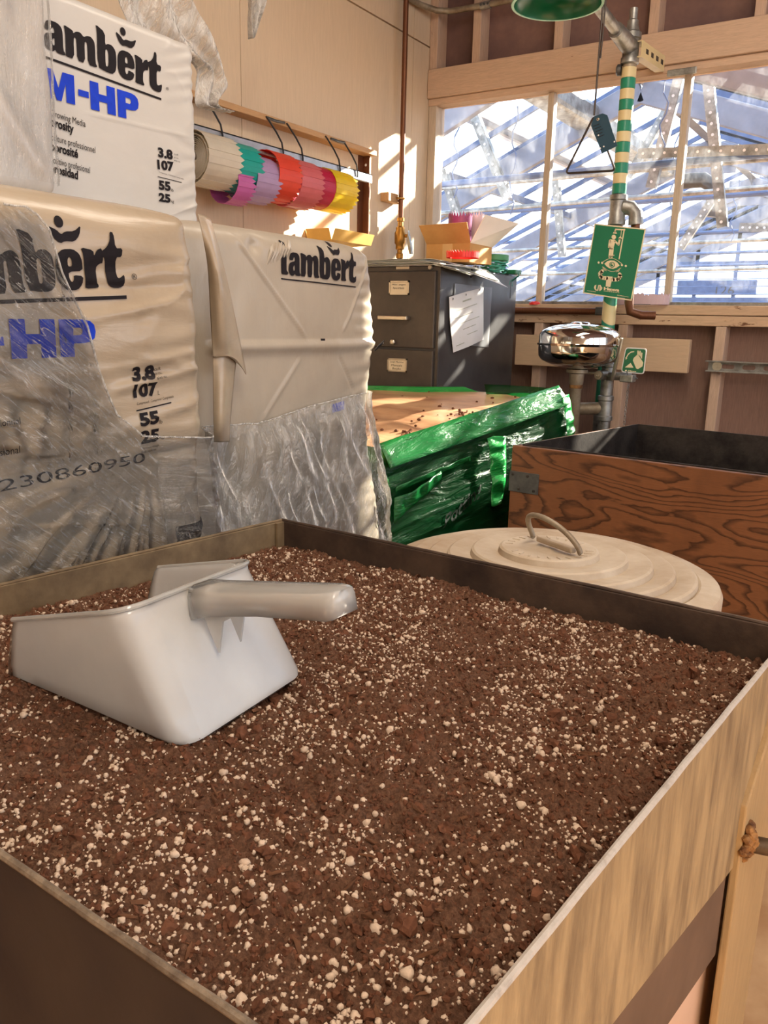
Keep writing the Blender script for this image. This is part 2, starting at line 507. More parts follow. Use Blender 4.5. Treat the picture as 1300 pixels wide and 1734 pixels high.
class MB:
    """collects shapes in world coordinates and links them as one mesh object"""

    def __init__(s):
        s.v, s.f = [], []

    def add(s, v, f):
        n = len(s.v)
        s.v += [tuple(p) for p in v]
        s.f += [tuple(i + n for i in q) for q in f]
        return s

    def box(s, a, b, rot=None, about=None):
        (x0, y0, z0), (x1, y1, z1) = a, b
        v = [(x0, y0, z0), (x1, y0, z0), (x1, y1, z0), (x0, y1, z0), (x0, y0, z1), (x1, y0, z1), (x1, y1, z1), (x0, y1, z1)]
        if rot is not None:
            c = Vector(about if about else [(p + q) / 2 for p, q in zip(a, b)])
            v = [tuple(rot @ (Vector(p) - c) + c) for p in v]
        return s.add(v, [(0, 3, 2, 1), (4, 5, 6, 7), (0, 1, 5, 4), (1, 2, 6, 5), (2, 3, 7, 6), (3, 0, 4, 7)])

    def bar(s, a, b, wd, th, upv=(0, 0, 1)):
        a, b = Vector(a), Vector(b)
        d = (b - a).normalized()
        u = Vector(upv)
        if abs(d.dot(u)) > 0.98:
            u = Vector((1, 0, 0))
        x = d.cross(u).normalized()
        y = x.cross(d).normalized()
        v = [p + x * (i * wd / 2) + y * (j * th / 2) for p in (a, b) for i, j in ((-1, -1), (1, -1), (1, 1), (-1, 1))]
        return s.add(v, [(3, 2, 1, 0), (4, 5, 6, 7), (0, 1, 5, 4), (1, 2, 6, 5), (2, 3, 7, 6), (3, 0, 4, 7)])

    def tube(s, pts, r, seg=10, closed=False, cap=True):
        P = [Vector(p) for p in pts]
        n = len(P)
        rs = r if isinstance(r, (list, tuple)) else [r] * n
        x = None
        rings = []
        for i in range(n):
            if closed:
                d = (P[(i + 1) % n] - P[i - 1]).normalized()
            else:
                d = (P[min(i + 1, n - 1)] - P[max(i - 1, 0)]).normalized()
            if x is None:
                h = Vector((0, 0, 1)) if abs(d.z) < 0.9 else Vector((1, 0, 0))
                x = d.cross(h).normalized()
            else:
                x = (x - d * x.dot(d)).normalized()
            y = d.cross(x)
            rings.append([P[i] + (x * math.cos(2 * math.pi * k / seg) + y * math.sin(2 * math.pi * k / seg)) * rs[i] for k in range(seg)])
        v = [p for q in rings for p in q]
        f = []
        for i in range(n if closed else n - 1):
            j = (i + 1) % n
            for k in range(seg):
                l = (k + 1) % seg
                f.append((i * seg + k, i * seg + l, j * seg + l, j * seg + k))
        if cap and not closed:
            f.append(tuple(range(seg - 1, -1, -1)))
            f.append(tuple((n - 1) * seg + k for k in range(seg)))
        return s.add(v, f)

    def lathe(s, c, prof, seg=40, axis=(0, 0, 1)):
        """prof: (radius, height) pairs, bottom to top along axis"""
        ax = Vector(axis).normalized()
        h = Vector((1, 0, 0)) if abs(ax.x) < 0.9 else Vector((0, 1, 0))
        x = ax.cross(h).normalized()
        y = ax.cross(x)
        c = Vector(c)
        v, f = [], []
        for r, z in prof:
            for k in range(seg):
                a = 2 * math.pi * k / seg
                v.append(c + ax * z + (x * math.cos(a) + y * math.sin(a)) * max(r, 1e-5))
        for i in range(len(prof) - 1):
            for k in range(seg):
                l = (k + 1) % seg
                f.append((i * seg + k, i * seg + l, (i + 1) * seg + l, (i + 1) * seg + k))
        return s.add(v, f)

    def prism(s, poly, vec):
        n = len(poly)
        P = [Vector(p) for p in poly]
        d = Vector(vec)
        v = P + [p + d for p in P]
        f = [tuple(range(n - 1, -1, -1)), tuple(range(n, 2 * n))]
        f += [(i, (i + 1) % n, n + (i + 1) % n, n + i) for i in range(n)]
        return s.add(v, f)

    def grid(s, P, wrap=False):
        """P: rows x cols array of points"""
        r, c = len(P), len(P[0])
        v = [tuple(p) for row in P for p in row]
        f = []
        for i in range(r - 1):
            for j in range(c if wrap else c - 1):
                k = (j + 1) % c
                f.append((i * c + j, i * c + k, (i + 1) * c + k, (i + 1) * c + j))
        return s.add(v, f)

    def build(s, name, mat, parent=None, smooth=False, bevel=0, seg=2, solid=0, sub=0, loc=None, angle=40):
        off = Vector((0, 0, 0))
        if parent is not None:
            off = Vector(parent['off'])
        elif loc is not None:
            off = Vector(loc)
        me = bpy.data.meshes.new(name)
        me.from_pydata([tuple(Vector(p) - off) for p in s.v], [], s.f)
        me.validate()
        if bevel:
            bm = bmesh.new()
            bm.from_mesh(me)
            bmesh.ops.recalc_face_normals(bm, faces=bm.faces)
            e = [x for x in bm.edges if len(x.link_faces) == 2 and x.calc_face_angle(0) > 0.5]
            bmesh.ops.bevel(bm, geom=e, offset=bevel, segments=seg, affect='EDGES', profile=0.5, clamp_overlap=True)
            bm.to_mesh(me)
            bm.free()
        if smooth:
            me.shade_smooth()
            if angle:
                me.set_sharp_from_angle(angle=math.radians(angle))
        for m in (mat if isinstance(mat, (list, tuple)) else [mat]):
            me.materials.append(m)
        o = bpy.data.objects.new(name, me)
        COL.objects.link(o)
        if parent is not None:
            o.parent = parent
        else:
            o.location = off
        o['off'] = tuple(off)
        if solid:
            md = o.modifiers.new('thickness', 'SOLIDIFY')
            md.thickness = abs(solid)
            md.offset = -1 if solid > 0 else 1
        if sub:
            md = o.modifiers.new('smooth', 'SUBSURF')
            md.levels = md.render_levels = sub
        return o


def struct(o):
    o['kind'] = 'structure'
    return o


def root(name, loc=(0, 0, 0)):
    o = bpy.data.objects.new(name, None)
    COL.objects.link(o)
    o.location = loc
    o['off'] = loc
    o['kind'] = 'structure'
    return o


def dup(o, loc=None, parent=None):
    """copy of a thing with copies of its parts and sub-parts"""
    c = o.copy()
    COL.objects.link(c)
    if parent is not None:
        c.parent = parent
    for ch in list(o.children):
        dup(ch, None, c)
    if loc is not None:
        c.location = loc
    return c


def vnoise(x, y, seed=0):
    """smooth value noise on arrays, range -1..1"""
    xi, yi = np.floor(x).astype(np.int64), np.floor(y).astype(np.int64)
    fx, fy = x - xi, y - yi
    fx, fy = fx * fx * (3 - 2 * fx), fy * fy * (3 - 2 * fy)

    def h(a, b):
        n = (a * 374761393 + b * 668265263 + seed * 974634757) & 0x7fffffff
        n = ((n ^ (n >> 13)) * 1274126177) & 0x7fffffff
        return ((n ^ (n >> 16)) & 0xffff) / 32767.5 - 1
    return (h(xi, yi) * (1 - fx) + h(xi + 1, yi) * fx) * (1 - fy) + (h(xi, yi + 1) * (1 - fx) + h(xi + 1, yi + 1) * fx) * fy


def fbm(x, y, seed=0, oct=4, gain=0.5):
    s, a = 0, 1.0
    for i in range(oct):
        s = s + a * vnoise(x * 2 ** i + 17.3 * i, y * 2 ** i - 9.1 * i, seed + i)
        a *= gain
    return s


def sm(a, b, x):
    t = np.clip((x - a) / (b - a), 0, 1)
    return t * t * (3 - 2 * t)


def flat_text(body, bold=0.0, shear=0.0):
    """2-D mesh of a line of lettering: verts (n,2), faces; unit cap height roughly 0.7"""
    c = bpy.data.curves.new('lettering', 'FONT')
    c.body, c.offset, c.shear, c.resolution_u = body, bold, shear, 3
    o = bpy.data.objects.new('lettering', c)
    COL.objects.link(o)
    dg = bpy.context.evaluated_depsgraph_get()
    me = bpy.data.meshes.new_from_object(o.evaluated_get(dg))
    v = np.array([x.co[:2] for x in me.vertices]).reshape(-1, 2)
    f = [tuple(p.vertices) for p in me.polygons]
    bpy.data.objects.remove(o)
    bpy.data.curves.remove(c)
    bpy.data.meshes.remove(me)
    return v, f


def fill_outlines(outlines):
    """2-D filled mesh from closed outlines (holes allowed)"""
    c = bpy.data.curves.new('lettering', 'CURVE')
    c.dimensions, c.fill_mode = '2D', 'BOTH'
    for p in outlines:
        sp = c.splines.new('POLY')
        sp.points.add(len(p) - 1)
        for q, (x, y) in zip(sp.points, p):
            q.co = (x, y, 0, 1)
        sp.use_cyclic_u = True
    o = bpy.data.objects.new('lettering', c)
    COL.objects.link(o)
    dg = bpy.context.evaluated_depsgraph_get()
    me = bpy.data.meshes.new_from_object(o.evaluated_get(dg))
    v = np.array([x.co[:2] for x in me.vertices]).reshape(-1, 2)
    f = [tuple(p.vertices) for p in me.polygons]
    bpy.data.objects.remove(o)
    bpy.data.curves.remove(c)
    bpy.data.meshes.remove(me)
    return v, f


def refine(v, f, length):
    """cut long edges so that a flat print can follow a curved bag"""
    bm = bmesh.new()
    vs = [bm.verts.new((x, y, 0)) for x, y in v]
    for q in f:
        try:
            bm.faces.new([vs[i] for i in q])
        except ValueError:
            pass
    bmesh.ops.triangulate(bm, faces=bm.faces)
    for _ in range(6):
        e = [x for x in bm.edges if x.calc_length() > length]
        if not e:
            break
        bmesh.ops.subdivide_edges(bm, edges=e, cuts=1)
        bmesh.ops.triangulate(bm, faces=[p for p in bm.faces if len(p.verts) > 3])
    bm.verts.index_update()
    ov = np.array([x.co[:2] for x in bm.verts])
    of = [tuple(x.index for x in p.verts) for p in bm.faces]
    bm.free()
    return ov, of


def fit(v, u0, w0, width=None, height=None, rot=0.0):
    """scale lettering to a width/height, put its lower-left corner at (u0, w0), turn it by rot degrees"""
    a, b = v.min(0), v.max(0)
    sx_ = width / (b[0] - a[0]) if width else None
    sy_ = height / (b[1] - a[1]) if height else sx_
    sx_ = sx_ or sy_
    q = (v - a) * (sx_, sy_)
    t = math.radians(rot)
    return np.c_[q[:, 0] * math.cos(t) - q[:, 1] * math.sin(t) + u0, q[:, 0] * math.sin(t) + q[:, 1] * math.cos(t) + w0]


def chaikin(p, n=1):
    for _ in range(n):
        q = []
        for i in range(len(p)):
            a, b = p[i], p[(i + 1) % len(p)]
            q.append((a[0] * .78 + b[0] * .22, a[1] * .78 + b[1] * .22))
            q.append((a[0] * .22 + b[0] * .78, a[1] * .22 + b[1] * .78))
        p = q
    return p


# ------------------------------------------------------------------ the setting: floor, ceiling, walls, window
WX, WY = -2.26, 3.85          # faces of the left wall and of the window wall's studs
struct(MB().box((-2.4, -3.2, -0.1), (3.6, 4.1, 0)).build('floor', M['concrete']))
struct(MB().box((-2.4, -3.2, 3.02), (3.6, 4.1, 3.1)).build('ceiling', M['upper_ply']))

wl = root('wall_left')
MB().box((WX - 0.1, -3.2, 0), (WX - 0.013, 4.05, 3.02)).build('wall_core', M['wall'], wl)
ys = [-3.2, -2.40, -1.18, 0.04, 1.26, 2.48, 3.70, 4.0]
for a, b in zip(ys[:-1], ys[1:]):
    for z0, z1 in ((0.0, 2.425), (2.43, 3.02)):
        MB().box((WX - 0.012, a + 0.0015, z0 + 0.001), (WX, b - 0.0015, z1 - 0.002)).build('panel', M['wall'], wl)
struct(wl)

wb = root('wall_back')
MB().box((-2.26, 3.945, 0), (3.6, 3.965, 1.16)).build('plywood_sheet', M['ply'], wb)
MB().box((-2.26, 3.945, 2.30), (3.6, 3.965, 3.02)).build('plywood_sheet', M['upper_ply'], wb)
MB().box((-0.30, 3.94, 1.16), (1.62, 3.96, 2.30)).build('plywood_sheet', M['ply'], wb)
for x in (-2.02, -1.613, -1.198, -0.769, -0.36, 0.05, 0.46):
    MB().box((x, WY, 0.04), (x + 0.043, 3.944, 1.11)).build('stud', M['stud'], wb, bevel=0.0025)
for x in (-2.023, -1.607, -1.180, -0.756, -0.34, 0.08):
    MB().box((x, WY + 0.002, 2.323), (x + 0.042, 3.944, 3.02)).build('stud', M['stud'], wb, bevel=0.0025)
MB().box((-2.258, WY, 2.325), (-2.215, 3.944, 3.02)).build('stud', M['stud'], wb, bevel=0.0025)
MB().box((-2.258, WY - 0.012, 2.19), (3.6, 3.944, 2.322)).build('header_beam', M['beam'], wb, bevel=0.004)
MB().box((-2.258, WY + 0.004, 2.158), (3.6, 3.944, 2.189)).build('header_trim', M['beam'], wb, bevel=0.002)
MB().box((-2.258, WY - 0.004, 1.157), (3.6, 3.944, 1.199)).build('sill_board', M['sillwood'], wb, bevel=0.004)
MB().box((-2.258, WY, 1.111), (3.6, 3.944, 1.155)).build('sill_board', M['sillwood'], wb, bevel=0.004)
MB().box((-2.258, WY, 0.0), (3.6, 3.944, 0.04)).build('sole_plate', M['stud'], wb)
struct(wb)

wn = root('window_1')
MB().box((-2.258, WY + 0.01, 1.199), (-2.215, 3.944, 2.158)).build('jamb', M['mullion'], wn, bevel=0.002)
MB().box((-0.34, WY + 0.01, 1.199), (-0.30, 3.944, 2.158)).build('jamb', M['mullion'], wn, bevel=0.002)
for x in (-1.635, -1.018):
    MB().box((x - 0.0, 3.895, 1.199), (x + 0.03, 3.94, 2.158)).build('mullion', M['mullion'], wn, bevel=0.003)
MB().box((-2.215, 3.905, 1.199), (-0.34, 3.94, 1.214)).build('bottom_rail', M['galv'], wn)
for a, b in ((-2.215, -1.635), (-1.605, -1.018), (-0.988, -0.34)):
    MB().box((a, 3.918, 1.212), (b, 3.921, 2.158)).build('pane', M['glass'], wn)
struct(wn)
wn2 = root('added_window')  # unseen window, added so the film and bowl catch highlights
for x in (1.62, 2.27, 2.92, 3.57):
    MB().box((x, 3.895, 1.199), (x + 0.03, 3.94, 2.158)).build('mullion', M['mullion'], wn2, bevel=0.003)
for a, b in ((1.65, 2.27), (2.30, 2.92), (2.95, 3.57)):
    MB().box((a, 3.918, 1.199), (b, 3.921, 2.158)).build('pane', M['glass'], wn2)
struct(wn2)
wf_ = root('wall_front')  # unseen wall, added to dim the sky fill from behind the camera
MB().box((-2.4, -3.2, 0), (3.6, -3.1, 3.02)).build('wall_core', M['wall'], wf_)
struct(wf_)
wr_ = root('wall_right')  # unseen wall, added with openings to lower the fill against the sky
MB().box((3.6, -3.2, 0), (3.7, 4.05, 0.85)).build('wall_core', M['wall'], wr_)
MB().box((3.6, -3.2, 2.5), (3.7, 4.05, 3.02)).build('wall_core', M['wall'], wr_)
for ya in (-3.2, -1.45, 0.30, 2.05, 3.85):
    MB().box((3.6, ya, 0.85), (3.7, ya + 0.2, 2.5)).build('wall_core', M['wall'], wr_)
struct(wr_)

# ------------------------------------------------------------------ the greenhouse seen through the window
RX, RZ, SL, SR = -1.72, 2.66, 0.445, 0.36      # ridge and the fall of each slope
EL, ER = -4.9, 2.4
struct(MB().box((-9, 4.1, -0.12), (7, 17, -0.02)).build('ground', M['concrete']))
gh = thing('greenhouse', 'glass greenhouse of grey trusses and sloping glazing bars beyond the window', 'greenhouse', (RX, 9, 0))


def roof(x):
    return RZ - SL * (RX - x) if x < RX else RZ - SR * (x - RX)


for y in (4.4, 5.6, 7.6, 9.6, 11.4):
    for xe in (EL, ER):
        MB().bar((RX, y, RZ - 0.10), (xe, y, roof(xe) - 0.10), 0.05, 0.15, (0, 0, 1)).build('rafter', M['truss'], gh, bevel=0.006)
        MB().box((xe - 0.05, y - 0.04, -0.02), (xe + 0.05, y + 0.04, roof(xe) - 0.1)).build('post', M['truss'], gh)
    if y > 7:
        MB().box((RX - 0.22, y - 0.012, RZ - 0.30), (RX + 0.22, y + 0.012, RZ - 0.05)).build('gusset_plate', M['truss'], gh)
    MB().tube([(EL, y + 0.05, 1.86), (ER, y + 0.05, 1.95)], 0.017, 8).build('tie_pipe', M['alu'], gh, smooth=True)
y = 4.24
while y < 12.3:
    for xe in (EL, ER):
        MB().bar((RX, y, RZ), (xe, y, roof(xe)), 0.022, 0.034).build('glazing_bar', M['alu'], gh)
    y += 0.46
for xo, zz in ((-3.9, 0), (-2.9, 0), (-0.7, 0), (0.6, 0)):
    MB().box((xo - 0.02, 4.15, roof(xo) - 0.075), (xo + 0.02, 12.4, roof(xo) - 0.03)).build('purlin', M['alu'], gh)
MB().box((RX - 0.04, 4.15, RZ - 0.04), (RX + 0.04, 12.4, RZ + 0.05)).build('ridge_beam', M['truss'], gh)
for xe in (EL, ER):
    MB().box((xe - 0.09, 4.15, roof(xe) - 0.12), (xe + 0.09, 12.4, roof(xe) + 0.02)).build('gutter', M['truss'], gh)
# roof and side glass
for xe in (EL, ER):
    MB().add([(RX, 4.15, RZ + 0.02), (RX, 12.4, RZ + 0.02), (xe, 12.4, roof(xe) + 0.02), (xe, 4.15, roof(xe) + 0.02)], [(0, 1, 2, 3)]).build('roof_glass', M['ghglass'], gh, solid=0.004)
    MB().add([(xe, 4.15, 0), (xe, 12.4, 0), (xe, 12.4, roof(xe)), (xe, 4.15, roof(xe))], [(0, 1, 2, 3)]).build('side_glass', M['ghglass'], gh, solid=0.004)
# far end wall
YF = 12.4
for i in range(15):
    x = EL + (ER - EL) * i / 14
    MB().box((x - 0.025, YF - 0.03, 0), (x + 0.025, YF + 0.03, roof(x))).build('end_wall_bar', M['alu'], gh)
for z in (0.62, 1.50, 1.98):
    MB().box((EL, YF - 0.04, z - 0.03), (ER, YF + 0.04, z + 0.03)).build('end_wall_rail', M['alu'], gh)
for xe in (EL, ER):
    MB().bar((RX, YF, RZ - 0.05), (xe, YF, roof(xe) - 0.05), 0.06, 0.16).build('end_rafter', M['truss'], gh)
MB().add([(EL, YF + .04, 0), (ER, YF + .04, 0), (ER, YF + .04, roof(ER)), (RX, YF + .04, RZ), (EL, YF + .04, roof(EL))], [(0, 1, 2, 3, 4)]).build('end_glass', M['ghglass'], gh, solid=0.004)
POLY = frosted('milky_polycarbonate', 0.35, (0.80, 0.88, 0.97), 0.3)
for i in range(14):
    a, b = EL + (ER - EL) * i / 14 + 0.03, EL + (ER - EL) * (i + 1) / 14 - 0.03
    MB().box((a, YF - 0.012, 0.65), (b, YF + 0.002, 1.47)).build('lower_panel', POLY, gh)
# struts of punched angle that hang from the rafters
def punched(a, b, wd=0.05, n=9, name='punched_strut', par=gh, mat=None):
    a, b = Vector(a), Vector(b)
    m = MB().bar(a, b, wd, 0.006, (0, 1, 0))
    d = (b - a).normalized()
    x = d.cross(Vector((0, 1, 0))).normalized()
    m.bar(a + x * wd / 2 + Vector((0, 0.02, 0)), b + x * wd / 2 + Vector((0, 0.02, 0)), 0.006, wd * 0.8, (0, 1, 0))
    o = m.build(name, mat or M['galv'], par)
    h = MB()
    for i in range(n):
        c = a + (b - a) * ((i + 0.5) / n)
        h.lathe(c - Vector((0, 0.0045, 0)), [(0.0, 0), (wd * 0.16, 0)], 8, (0, -1, 0))
    hb = h.build('punched_hole', M['paper'], o)
    hb['kind'] = 'stuff'
    return o


punched((-2.512, 4.8, 2.369), (-2.241, 4.8, 1.835))
punched((-2.759, 4.9, 2.056), (-2.600, 4.9, 1.69))
punched((-1.288, 4.8, 2.395), (-1.384, 4.8, 1.849))
punched((-1.745, 6.3, 2.617), (-1.988, 6.3, 2.166))
punched((-1.144, 4.8, 2.391), (-0.985, 4.8, 1.626), n=14)
punched((-2.558, 6.3, 2.248), (-2.454, 6.3, 1.618))
punched((-1.363, 6.3, 2.008), (-1.567, 6.3, 1.66))
punched((-1.345, 4.4, 1.952), (-0.60, 4.4, 1.914), 0.045, 14, 'punched_rail')
punched((-1.31, 7.0, 1.862), (-0.9, 7.0, 1.84), 0.06, 8, 'punched_rail')
for yy, z0, z1 in ((4.9, 1.965, 1.995), (5.3, 1.86, 1.93), (7.2, 1.78, 1.82), (8.6, 1.66, 1.70)):
    MB().tube([(-4.6, yy, z0 - 0.04), (1.4, yy, z1)], 0.015, 8).build('pipe_rail', M['galv'], gh, smooth=True)
MB().box((-2.68, 4.9, 2.36), (-2.52, 8.6, 2.40)).box((-2.66, 4.9, 2.40), (-2.54, 8.6, 2.46)).build('cable_trunking', M['truss'], gh, bevel=0.01)
MB().box((-2.64, 5.2, 2.345), (-2.60, 8.3, 2.36)).build('light_strip', M['paper'], gh)
MB().box((-2.15, 4.4, 2.36), (-1.98, 7.6, 2.50)).build('air_duct', M['galv'], gh, bevel=0.03)
MB().tube([(-1.66, 6.6, 2.16), (-1.52, 6.6, 2.16), (-1.44, 6.6, 2.11), (-1.43, 6.6, 2.0), (-1.44, 6.6, 1.90)], 0.055, 12).build('flue_elbow', M['cabinet'], gh, smooth=True)
for px_, yy, z0, z1 in ((-2.12, 4.6, 1.72, 2.3), (-2.55, 4.7, 1.85, 2.3), (-1.26, 4.5, 1.95, 2.4), (-1.63, 6.2, 1.8, 2.5), (-1.34, 6.9, 1.75, 2.2)):
    MB().tube([(px_ + 0.02 * math.sin(k * 1.7), yy, z0 + (z1 - z0) * k / 9) for k in range(10)], 0.0045, 5).build('hanging_chain', M['alu'], gh)
for k in range(7):
    zz = 1.30 + 0.1 * k
    MB().tube([(-4.5, 10.4 + 0.2 * k, zz), (2, 10.4 + 0.2 * k, zz + 0.03)], 0.006, 5).build('wire', M['alu'], gh)
# a door in the far end with its number
MB().box((-3.05, YF - 0.06, 1.56), (-2.0, YF - 0.01, 1.76)).build('door_header', M['alu'], gh, bevel=0.01)
dv, df = flat_text('126')
dv = fit(dv, -2.52, 1.565, 0.24, 0.12)
MB().add([(x, YF - 0.062, z) for x, z in dv], df).build('door_number', M['bracket'], gh)

# ------------------------------------------------------------------ soil trolley in the foreground
RZM = 0.75
cA, cB, cC, cD = Vector((-0.919, 1.098)), Vector((-0.081, 1.048)), Vector((-0.151, 0.253)), Vector((-1.015, 0.287))
tr = thing('soil_trolley', 'steel-sided potting box with worn yellow side, full of potting soil', 'trolley', (-0.54, 0.67, 0))


def panel(a, b, z0, z1, th, inn, name, mat, par, z0b=None):
    """upright sheet between plan points a and b, its outer face on the line"""
    d = (b - a).normalized()
    nrm = Vector((d.y, -d.x)) * th
    if (Vector(inn) - a).dot(nrm) < 0:
        nrm = -nrm
    z0b = z0 if z0b is None else z0b
    m = MB().prism([(a.x, a.y, z0), (b.x, b.y, z0b), (b.x, b.y, z1), (a.x, a.y, z1)], (nrm.x, nrm.y, 0))
    return m.build(name, mat, par, bevel=0.0012)


ctr = (-0.54, 0.67)
pn = panel(cA, cB, 0.47, RZM - 0.0015, 0.004, ctr, 'side_panel', M['liner_rust'], tr)
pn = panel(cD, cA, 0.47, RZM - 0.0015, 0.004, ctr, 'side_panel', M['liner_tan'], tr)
pn['label'] = 'tan steel panel'
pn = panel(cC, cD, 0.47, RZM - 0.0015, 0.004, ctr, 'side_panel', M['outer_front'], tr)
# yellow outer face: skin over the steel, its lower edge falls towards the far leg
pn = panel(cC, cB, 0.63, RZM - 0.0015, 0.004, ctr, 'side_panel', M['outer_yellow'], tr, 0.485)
pn['label'] = 'worn yellow panel'


def rim(a, b, r, mat):
    k = 24
    pts = [(a.x + (b.x - a.x) * i / k, a.y + (b.y - a.y) * i / k, RZM + 0.0006 * R.uniform(-1, 1)) for i in range(k + 1)]
    return MB().tube(pts, r, 8).build('rim_edge', mat, tr, smooth=True)


rim(cA, cB, 0.0028, M['liner_rust'])
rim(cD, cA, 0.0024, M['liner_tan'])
rim(cC, cD, 0.0028, M['rim_dull'])
rim(cB, cC, 0.0029, M['rim_edge'])
MB().box((-0.99, 0.29, 0.478), (-0.165, 1.06, 0.486)).build('floor_plate', M['liner'], tr)
# corner strap at the far corner, legs, brace and axle pin
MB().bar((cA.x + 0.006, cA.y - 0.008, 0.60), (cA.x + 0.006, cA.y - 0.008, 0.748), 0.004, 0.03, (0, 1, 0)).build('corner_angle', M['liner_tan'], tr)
MB().prism([(-0.0845, 1.050, 0.0), (-0.0985, 0.885, 0.0), (-0.0985, 0.885, 0.595), (-0.0815, 1.050, 0.748)], (0.0095, 0, 0)).build('leg', M['leg_wood'], tr, bevel=0.002)
for x, yy in ((-0.16, 0.30), (-0.98, 0.33), (-0.90, 1.03)):
    MB().box((x - 0.02, yy - 0.02, 0), (x + 0.02, yy + 0.02, 0.47)).build('leg', M['leg_wood'], tr, bevel=0.003)
MB().prism([(-0.1005, 0.884, 0.515), (-0.152, 0.30, 0.655), (-0.152, 0.30, 0.52), (-0.1005, 0.884, 0.40)], (-0.012, 0, 0)).build('hopper_brace', M['brace_dark'], tr, bevel=0.002)
MB().prism([(-0.101, 1.04, 0.44), (-0.160, 0.30, 0.60), (-0.160, 0.30, 0.0), (-0.101, 1.04, 0.0)], (-0.010, 0, 0)).build('inner_board', M['pinkboard'], tr, bevel=0.001)
pin = MB().tube([(-0.105, 0.900, 0.540), (0.06, 0.915, 0.556)], 0.0095, 14).build('axle_pin', M['rustrod'], tr, smooth=True)
m = MB()
for k in range(46):
    a, q = R.uniform(0, 6.28), R.random() ** 0.7
    m.lathe((-0.0885 + 0.010 * (1 - q) + 0.002 * R.random(), 0.898 + 0.013 * q * math.cos(a), 0.546 + 0.024 * q * math.sin(a)), [(0.0, -0.005), (0.0045, -0.003), (0.0058, 0.0005), (0.004, 0.004), (0, 0.005)], 7, (R.uniform(-1, 1), R.uniform(-1, 1), R.uniform(-1, 1)))
m.build('weld_rust', M['rust'], pin, smooth=True)

# ------------------------------------------------------------------ potting soil with perlite (nobody could count it)
NX, NY = 560, 540
gx = np.linspace(-1.010, -0.088, NX)
gy = np.linspace(0.262, 1.092, NY)
GX, GY = np.meshgrid(gx, gy)


def soil_z(x, y):
    base = 0.7035 + 0.006 * fbm(x * 5, y * 5, 3, 3)
    base = base + 0.012 * sm(0.55, 0.27, y)
    base = base - 0.010 * sm(0.09, 0.0, np.hypot(x + 0.28, y - 0.33) - 0.02)
    return base


def soil_fine(x, y):
    z = soil_z(x, y)
    z = z + 0.0034 * fbm(x * 36, y * 36, 21, 3) + 0.0040 * np.abs(fbm(x * 95, y * 95, 31, 3)) - 0.0030 * np.abs(fbm(x * 150, y * 150, 35, 2)) + 0.0012 * fbm(x * 300, y * 300, 41, 2)
    return z


GZ = soil_fine(GX, GY)
ta = (GX - cD.x) / (cC.x - cD.x)
XL = cD.x + (cA.x - cD.x) * (GY - cD.y) / (cA.y - cD.y) + 0.006
XR = cC.x + (cB.x - cC.x) * (GY - cC.y) / (cB.y - cC.y) - 0.006
SX = XL + (GX - gx[0]) / (gx[-1] - gx[0]) * (XR - XL)
YN = cD.y + (cC.y - cD.y) * (SX - cD.x) / (cC.x - cD.x) + 0.006
YFR = cA.y + (cB.y - cA.y) * (SX - cA.x) / (cB.x - cA.x) - 0.006
SY = YN + (GY - gy[0]) / (gy[-1] - gy[0]) * (YFR - YN)
GZ = soil_fine(SX, SY)


def fast_mesh(name, V, F, mat, parent=None, smooth=True, loc=(0, 0, 0)):
    """V (n,3) array, F (m,k) array of one face size"""
    me = bpy.data.meshes.new(name)
    off = np.array(parent['off'] if parent is not None else loc)
    me.vertices.add(len(V))
    me.vertices.foreach_set('co', (V - off).astype(np.float32).ravel())
    k = F.shape[1]
    me.loops.add(F.size)
    me.loops.foreach_set('vertex_index', F.astype(np.int32).ravel())
    me.polygons.add(len(F))
    me.polygons.foreach_set('loop_start', np.arange(0, F.size, k, dtype=np.int32))
    me.polygons.foreach_set('use_smooth', np.full(len(F), smooth))
    me.update(calc_edges=True)
    me.materials.append(mat)
    o = bpy.data.objects.new(name, me)
    COL.objects.link(o)
    o['off'] = tuple(off)
    if parent is not None:
        o.parent = parent
    else:
        o.location = loc
    return o


idx = np.arange(NX * NY).reshape(NY, NX)
F = np.stack([idx[:-1, :-1], idx[:-1, 1:], idx[1:, 1:], idx[1:, :-1]], -1).reshape(-1, 4)
so = fast_mesh('potting_soil', np.stack([SX, SY, GZ], -1).reshape(-1, 3), F, M['soil'], loc=(-0.54, 0.67, 0.70))
tag(so, 'dark brown potting soil flecked with white perlite, filling the steel box', 'soil', None, 'stuff')


def ico(sub):
    bm = bmesh.new()
    bmesh.ops.create_icosphere(bm, subdivisions=sub, radius=1)
    v = np.array([x.co[:] for x in bm.verts])
    f = np.array([[y.index for y in x.verts] for x in bm.faces])
    bm.free()
    return v, f


